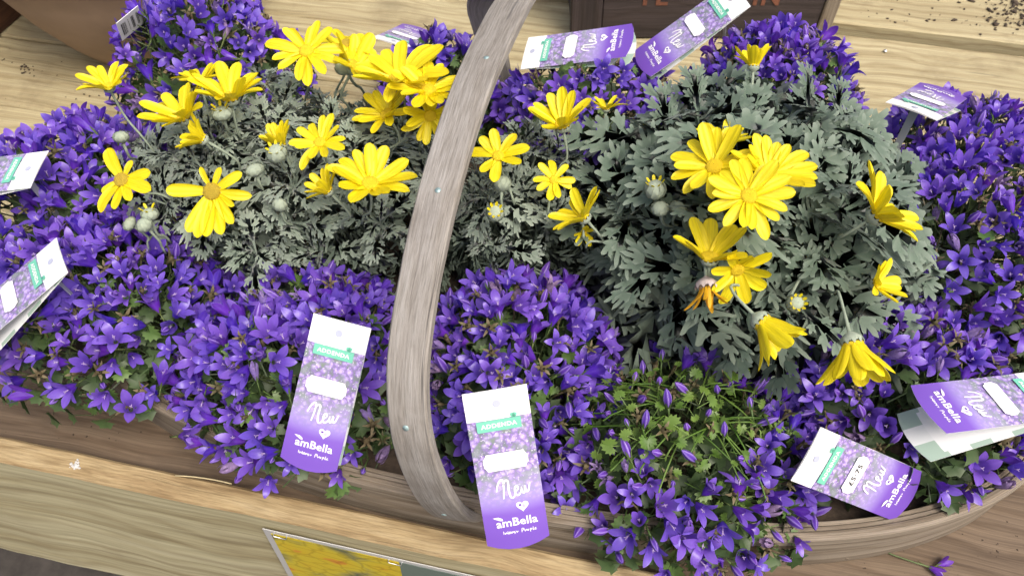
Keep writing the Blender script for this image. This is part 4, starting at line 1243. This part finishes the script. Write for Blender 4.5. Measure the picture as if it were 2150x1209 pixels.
def label_face(root, front, M, price=False):
    """print that stands on the front card: green band with name, script, heart, brand and variety name"""
    z = .0009
    mb = MB()
    y0, y1 = Y(.255), Y(.185)
    mb.add([(-W2 * .72, y0, z), (W2 * .66, y0, z), (W2 * .66, y1, z), (-W2 * .72, y1, z)], [[0, 1, 2, 3]])
    # two small leaves growing from the band
    for a, sx in ((.5, 1), (.78, -1)):
        cx = W2 * (.40 if sx > 0 else .52)
        P = [Vector((cx, y1 - .0003, z)), Vector((cx + sx * .0004, y1 + .0022, z)), Vector((cx + sx * .0018, y1 + .0040, z)), Vector((cx + sx * .0042, y1 + .0034, z)), Vector((cx + sx * .0040, y1 + .0012, z)), Vector((cx + sx * .0022, y1 - .0001, z))]
        mb.add(P if sx < 0 else P[::-1], [[0, 1, 2, 3, 4, 5]])
    link('green_band', mb.build('green_band', M_TEAL, False), front, M)
    mb = MB(); yc = Y(.22)
    mb.add([(v.x - W2 * .03, v.y + yc, z + .0004) for v in ADD_V], ADD_F)
    link('lettering', mb.build('lettering', M_WHITE, False), front, M); mb = MB()
    S = TW * .52; yn = Y(.645); strokes_mb(mb, [smooth_line([(W2 * -.02 + a * S, yn + b_ * S * .82) for a, b_ in ln]) for ln in NEW], .0016, z)
    link('lettering', mb.build('lettering', M_WHITE, False), front, M); mb = MB()
    # heart
    H = []
    for i in range(28):
        t = 2 * math.pi * i / 28
        H.append((16 * math.sin(t) ** 3 / 16 * .0050 + W2 * .30, (13 * math.cos(t) - 5 * math.cos(2 * t) - 2 * math.cos(3 * t) - math.cos(4 * t)) / 16 * .0050 + Y(.765), z))
    mb.add([(W2 * .30, Y(.765), z)] + H, [[0, 1 + i, 1 + (i + 1) % 28][::-1] for i in range(28)])
    link('heart', mb.build('heart', M_WHITE, False), front, M); mb = MB()
    # brand: heavy letters cut by a stencil gap, leaf flourish on the first one
    ya = Y(.865)
    mb.add([(v.x + W2 * .05, v.y + ya, z) for v in AMB_V], AMB_F)
    xa = -W2 * .58
    mb.add([(xa - .0028, ya + .0062, z + .0001), (xa - .001, ya + .0050, z + .0001), (xa + .0028, ya + .0030, z + .0001), (xa + .0052, ya + .0026, z + .0001), (xa + .0046, ya + .0046, z + .0001), (xa + .0018, ya + .0062, z + .0001)], [[0, 1, 2, 3, 4, 5]])
    link('lettering', mb.build('lettering', M_WHITE, False), front, M); mb = MB()
    yi = Y(.928); S = TW * .335; strokes_mb(mb, [smooth_line([(-W2 * .42 + a * S, yi + b_ * .0030) for a, b_ in ln], 3) for ln in INT], .00055, z)
    link('lettering', mb.build('lettering', M_WHITE, False), front, M)
    # little bee and mark on the heart
    mb = MB(); hx_, hy = W2 * .30, Y(.762)
    mb.add([(hx_ - .0030, hy - .0002, z + .0004), (hx_ - .0008, hy - .0002, z + .0004), (hx_ - .0008, hy + .0016, z + .0004), (hx_ - .0030, hy + .0016, z + .0004)], [[0, 1, 2, 3]])
    strokes_mb(mb, [[(hx_ + .0004, hy + .0012), (hx_ + .0002, hy - .0018)], [(hx_ + .0012, hy + .001), (hx_ + .001, hy - .002)], [(hx_ + .0022, hy + .0012), (hx_ + .0018, hy - .0016)], [(hx_ - .0012, hy - .0026), (hx_ + .0012, hy - .0028)]], .0004, z + .0004)
    link('heart_mark', mb.build('heart_mark', M_PURPLEINK, False), front, M)
    # price sticker with notched ends
    yc, hh, hw = Y(.455), .0072, W2 * .70
    P = [(-hw, -hh * .45), (-hw * .90, -hh * .70), (-hw * .84, -hh), (hw * .84, -hh), (hw * .92, -hh * .62), (hw, -hh * .4), (hw, hh * .4), (hw * .92, hh * .62), (hw * .84, hh), (-hw * .84, hh), (-hw * .90, hh * .7), (-hw, hh * .45)]
    mb = MB(); n = len(P)
    mb.add([(a, b_ + yc, z + .0003) for a, b_ in P] + [(a, b_ + yc, z) for a, b_ in P], [list(range(n))] + [[i, i + n, (i + 1) % n + n, (i + 1) % n] for i in range(n)])
    st = link('price_sticker', mb.build('price_sticker', M_PAPER, False), front, M)
    # punched hole: pale disc sunk in the white head
    V, Fc = lathe([(.0001, z), (.0031, z)], 18)
    link('hole', mesh('hole', [(v[0], v[1] + Y(.085), v[2]) for v in V], Fc, M_HOLE), front, M)
    if price:
        link('price', MB().add([(v.x, v.y + yc, z + .0006) for v in PRC_V], PRC_F).build('price', M_INK if price == 1 else M_FAINT, False), front, M)


M_STRAW = plain('straw', (.50, .42, .24), .7)
M_HOLE = plain('hole_grey', (.42, .45, .58), .6)
M_FAINT = plain('ink_faint', (.66, .66, .66), .6)
LB = [('plant label with teal band standing against the bellflower just left of the handle', .10, 0),
      ('tallest upright plant label, just right of the handle, its foot over the front board', .02, 0),
      ('plant label with a price sticker reading £5.75, lying by the near right rim', .03, 1),
      ('folded plant label gaping open at the right end of the trug, pale inside showing', .30, 0),
      ('plant label lying flat at the back beside the handle, violet foot towards the planter', .10, 2),
      ('plant label leaning up against the dark planter at the back, white head highest', .07, 0),
      ('upside-down plant label behind the yellow daisies, left of the handle', .10, 0),
      ('upside-down plant label lying on the back right rim beside grey leaves', .10, 0),
      ('long plant label slanting down over the left end, the lower of two there', .16, 0),
      ('plant label half buried in purple blooms at the left end, the upper of two there', .12, 0)]
for i, (c, u, v, nn) in enumerate(tag_frames[:10]):
    lab, split, price = LB[i]
    M = Matrix((u, v, nn)).transposed().to_4x4(); M.translation = c
    root = link('plant_label', None, None, M); root['label'] = lab; root['category'] = 'plant label'; root['group'] = 'printed labels of the purple bellflowers'
    front = link('front_card', card('front_card', [M_LABEL, M_LABELBACK, M_WHITE]), root, M)
    link('back_card', card('back_card', [M_LABELBACK, M_LABELBACK, M_WHITE], z0=-.0009, split=split, curve=.003), root, M)
    label_face(root, front, M, price)
    # flat grey stake from behind the head down into the plant
    hd = c + v * L2 * .75 - nn * .0022
    dn = hd + Vector((0, 0, -.075)) - nn * .012 + v * .006
    sx = u * .0042; t = (dn - hd).normalized(); th_ = sx.cross(t).normalized() * .0004
    hd2 = hd - v * .004
    V = [hd2 - sx - th_, hd2 + sx - th_, hd2 + sx + th_, hd2 - sx + th_, dn - sx * .7 - th_, dn + sx * .7 - th_, dn + sx * .7 + th_, dn - sx * .7 + th_]
    Fc = [[0, 1, 2, 3], [4, 7, 6, 5], [0, 4, 5, 1], [1, 5, 6, 2], [2, 6, 7, 3], [3, 7, 4, 0]]
    link('stake', mesh('stake', V, Fc, M_STAKE, smooth=False), root)
# the eleventh label: white back with a barcode, seen at a slant
c, u, v, nn = tag_frames[10]
M = Matrix((u, v, nn)).transposed().to_4x4(); M.translation = c
root = link('plant_label', None, None, M); root['label'] = 'small plant label turned white side out with dark barcode lines, before the terracotta pot'; root['category'] = 'plant label'; root['group'] = 'printed labels of the purple bellflowers'
V = [(-.017, -.020, 0), (.017, -.020, 0), (.017, .016, 0), (-.017, .016, 0), (-.017, -.020, -.0006), (.017, -.020, -.0006), (.017, .016, -.0006), (-.017, .016, -.0006)]
bc = link('back_card', mesh('back_card', V, [[0, 1, 2, 3], [7, 6, 5, 4], [0, 4, 5, 1], [1, 5, 6, 2], [2, 6, 7, 3], [3, 7, 4, 0]], M_WHITE, smooth=False), root, M)
mb = MB(); x = -.013
while x < .012:
    wd_ = R.choice((.0005, .0009, .0014)); mb.add([(x, -.013, .0004), (x + wd_, -.013, .0004), (x + wd_, .009, .0004), (x, .009, .0004)], [[0, 1, 2, 3]]); x += wd_ + R.choice((.0006, .001, .004))
link('barcode', mb.build('barcode', M_INK, False), bc, M)

# ------------------------------------------------------------------ sign with daffodils stapled to the front board
sp = at(552, 1107, 0); dd = ray(552, 1107); q = CAM + dd * ((.2528 - CAM.y) / dd.y)
SW, SH = .297, .21
Ms = Matrix(((1, 0, 0, q.x), (0, 0, -1, .2515), (0, 1, 0, q.z), (0, 0, 0, 1))) @ Matrix.Rotation(math.radians(-1.5), 4, 'Z')
sign = link('daffodil_sign', None, None, Ms); sign['label'] = 'laminated picture of yellow daffodils stapled to the front board of the table'; sign['category'] = 'sign'


def slab(name, x0, y0, x1, y1, z0, z1, m, parent, M):
    V = [(x0, y0, z0), (x1, y0, z0), (x1, y1, z0), (x0, y1, z0), (x0, y0, z1), (x1, y0, z1), (x1, y1, z1), (x0, y1, z1)]
    U = [(0, 0), (1, 0), (1, 1), (0, 1)] * 2
    return link(name, mesh(name, V, [[3, 2, 1, 0], [4, 5, 6, 7], [0, 1, 5, 4], [1, 2, 6, 5], [2, 3, 7, 6], [3, 0, 4, 7]], m, None, None, U, False), parent, M)


slab('laminate', 0, -SH, SW, 0, -.0008, .0, M_LAM, sign, Ms)
slab('picture', .0075, -SH + .0075, SW - .0075, -.006, .0003, .0006, M_DAFF, sign, Ms)
for sx_, sy_ in ((.017, -.0065), (.133, -.0075)):
    a, b_ = Vector((sx_ - .0065, sy_, .0002)), Vector((sx_ + .0065, sy_ - .0012, .0002))
    up_ = Vector((0, .0005, .0022))
    V, Fc, U = tube([a + Vector((.001, .004, -.001)), a + Vector((0, 0, .0016)), a + Vector((.0008, -.0008, .0020)), b_ + Vector((-.0008, -.0008, .0020)), b_ + Vector((0, 0, .0016)), b_ + Vector((.001, .005, -.001))], .00045, 6)
    link('staple', mesh('staple', V, Fc, M_STAPLE), sign, Ms)

# ------------------------------------------------------------------ behind the trug
# terracotta bowl
pc = at(325, 60, 0)
pot = thing('terracotta_pot', 'wide brown terracotta bowl standing on the planks at the back left', 'plant pot', (pc.x, pc.y, .0005))
V, Fc = lathe([(.0, .0), (.10, .0), (.112, .004), (.135, .035), (.165, .085), (.19, .14), (.205, .19), (.212, .196), (.213, .225), (.203, .226), (.197, .19), (.15, .10), (.10, .03), (.0, .025)], 64)
link('bowl', mesh('bowl', V, Fc, M_TERRA, None, None, None, True, 50), pot, Matrix.Translation((pc.x, pc.y, .0005)))
V, Fc = lathe([(.0, .178), (.12, .176), (.192, .172)], 32)
link('soil', mesh('soil', V, Fc, M_SOIL), pot, Matrix.Translation((pc.x, pc.y, .0)))


def box_panel(name, parent, M, x0, x1, y0, y1, z0, z1, m, taper=0.0, bv=.002):
    bm = bmesh.new(); bmesh.ops.create_cube(bm, size=1.0)
    for v_ in bm.verts:
        v_.co = Vector(((x0 + x1) / 2 + v_.co.x * (x1 - x0), (y0 + y1) / 2 + v_.co.y * (y1 - y0), (z0 + z1) / 2 + v_.co.z * (z1 - z0)))
    bmesh.ops.bevel(bm, geom=bm.edges[:], offset=bv, segments=1, affect='EDGES')
    for v_ in bm.verts: v_.co.x *= 1 + taper * v_.co.z; v_.co.y *= 1 + taper * v_.co.z
    uvl = bm.loops.layers.uv.new('UVMap')
    long_z = (z1 - z0) > max(x1 - x0, y1 - y0)
    for f in bm.faces:
        nx = max(range(3), key=lambda i: abs(f.normal[i]))
        for l in f.loops:
            co = l.vert.co
            a, b_ = ((co.x, co.y) if nx == 2 else (co.x, co.z) if nx == 1 else (co.y, co.z))
            l[uvl].uv = (b_, a) if long_z else (a, b_)
    me = D.meshes.new(name); bm.to_mesh(me); bm.free(); me.materials.append(m)
    return link(name, me, parent, M)


# dark planter with orange lettering: local frame, front faces -y
e0, e1 = at(1199, 62, .02), at(1744, 62, .02)
fx = (e1 - e0); PW = fx.length; ang = math.atan2(fx.y, fx.x)
Mp = Matrix.Translation(((e0 + e1) / 2 + Vector((0, 0, -.0)))) @ Matrix.Rotation(ang, 4, 'Z'); Mp.translation.z = .0015
planter = link('planter_box', None, None, Mp); planter['label'] = 'dark stained wooden planter with orange painted letters, behind the trug'; planter['category'] = 'planter'
h_ = .30; a = PW / 2; ta = .16
box_panel('stile', planter, Mp, -a, -a + .048, 0, .03, .0, h_, M_CRATE, ta)
box_panel('stile', planter, Mp, a - .022, a, 0, .03, .0, h_, M_TRUG, ta)
fp_ = box_panel('front_panel', planter, Mp, -a + .0485, a - .0225, .004, .024, .0, h_, M_CRATE, ta)
box_panel('side_panel', planter, Mp, -a + .002, -a + .022, .0305, .30, .0, h_ - .002, M_CRATE, ta)
box_panel('side_panel', planter, Mp, a - .022, a - .002, .0305, .30, .0, h_ - .002, M_CRATE, ta)
box_panel('back_panel', planter, Mp, -a, a, .3005, .32, .0, h_, M_CRATE, ta)
box_panel('soil', planter, Mp, -a + .025, a - .025, .0305, .298, .02, h_ - .03, M_SOIL, ta)
for s_, px in (('TE', 1372), ('IN', 1612)):
    V, Fc = text_vf(s_, .040, .0012, 1.15)
    dd = ray(px, -2)
    Mi = Mp.inverted(); lo, ld = Mi @ CAM, Mi.to_3x3() @ dd
    k = (.0 - lo.y) / ld.y; q = lo + ld * k
    link('lettering', mesh('lettering', [(q.x + v_.x, .0028 + v_.z + .004 * ta * q.z, q.z + v_.y) for v_ in V], Fc, M_ORANGEINK, None, None, [(v_.x, v_.y) for v_ in V], False), fp_, Mp)

# red-brown box at the far left corner
b0, b1 = at(66, 19, 0), at(-3, 78, 0)
fx = b1 - b0; ang = math.atan2(fx.y, fx.x)
Mb = Matrix.Translation(b0) @ Matrix.Rotation(ang, 4, 'Z'); Mb.translation.z = .0015
rbox = link('wooden_box', None, None, Mb); rbox['label'] = 'red-brown wooden box whose corner shows left of the terracotta bowl'; rbox['category'] = 'box'
box_panel('side_panel', rbox, Mb, 0, .40, -.018, .0, 0, .20, M_REDBOX)
box_panel('side_panel', rbox, Mb, 0, .40, -.40, -.382, 0, .20, M_REDBOX)
box_panel('end_panel', rbox, Mb, 0, .018, -.3815, -.0185, 0, .199, M_REDBOX)
box_panel('end_panel', rbox, Mb, .382, .40, -.3815, -.0185, 0, .199, M_REDBOX)
box_panel('base_panel', rbox, Mb, .0185, .3815, -.3815, -.0185, .002, .016, M_REDBOX)

# bits of straw left on the table
for lab, a_, b_, z_ in (('thin pale straw lying on the brown plank below the left bellflower', (128, 838), (180, 828), .0015), ('long pale straw along the back edge of the front board, left of the handle', (368, 998), (486, 1015), .0225)):
    A_, B_ = at(*a_, z_), at(*b_, z_); st_ = thing('straw', lab, 'straw', A_, 'bits of straw on the table')
    V, Fc, U = tube(bez(A_, A_.lerp(B_, .3) + Vector((0, .002, .0006)), A_.lerp(B_, .7) + Vector((0, .002, .0004)), B_, 6), .0007, 5)
    link('stalk', MB().add(V, Fc).build('stalk', M_STRAW), st_)

# fallen spent bell on the table at the near right, with its bit of stem
p = at(1950, 1189, .006)
ff = thing('fallen_flower', 'withered purple bell with a bit of stalk, fallen on the table below the trug rim', 'flower', p)
ff.name = 'fallen_flower'
for k, (dx, dy, rz) in enumerate(((0, 0, -.4), (.008, .003, .5))):
    d = Vector((math.cos(rz), math.sin(rz), .12))
    link('bell', BELLS_HALF[2], ff, xf(p + Vector((dx, dy, -.0005)), frame_from(d), .55))
V, Fc, U = tube([p + Vector((-.05, .012, -.004)), p + Vector((-.03, .006, -.003)), p + Vector((-.012, .002, -.001)), p], .0008, 5)
link('stalk', MB().add(V, Fc).build('stalk', M_BELLSTEM), ff)
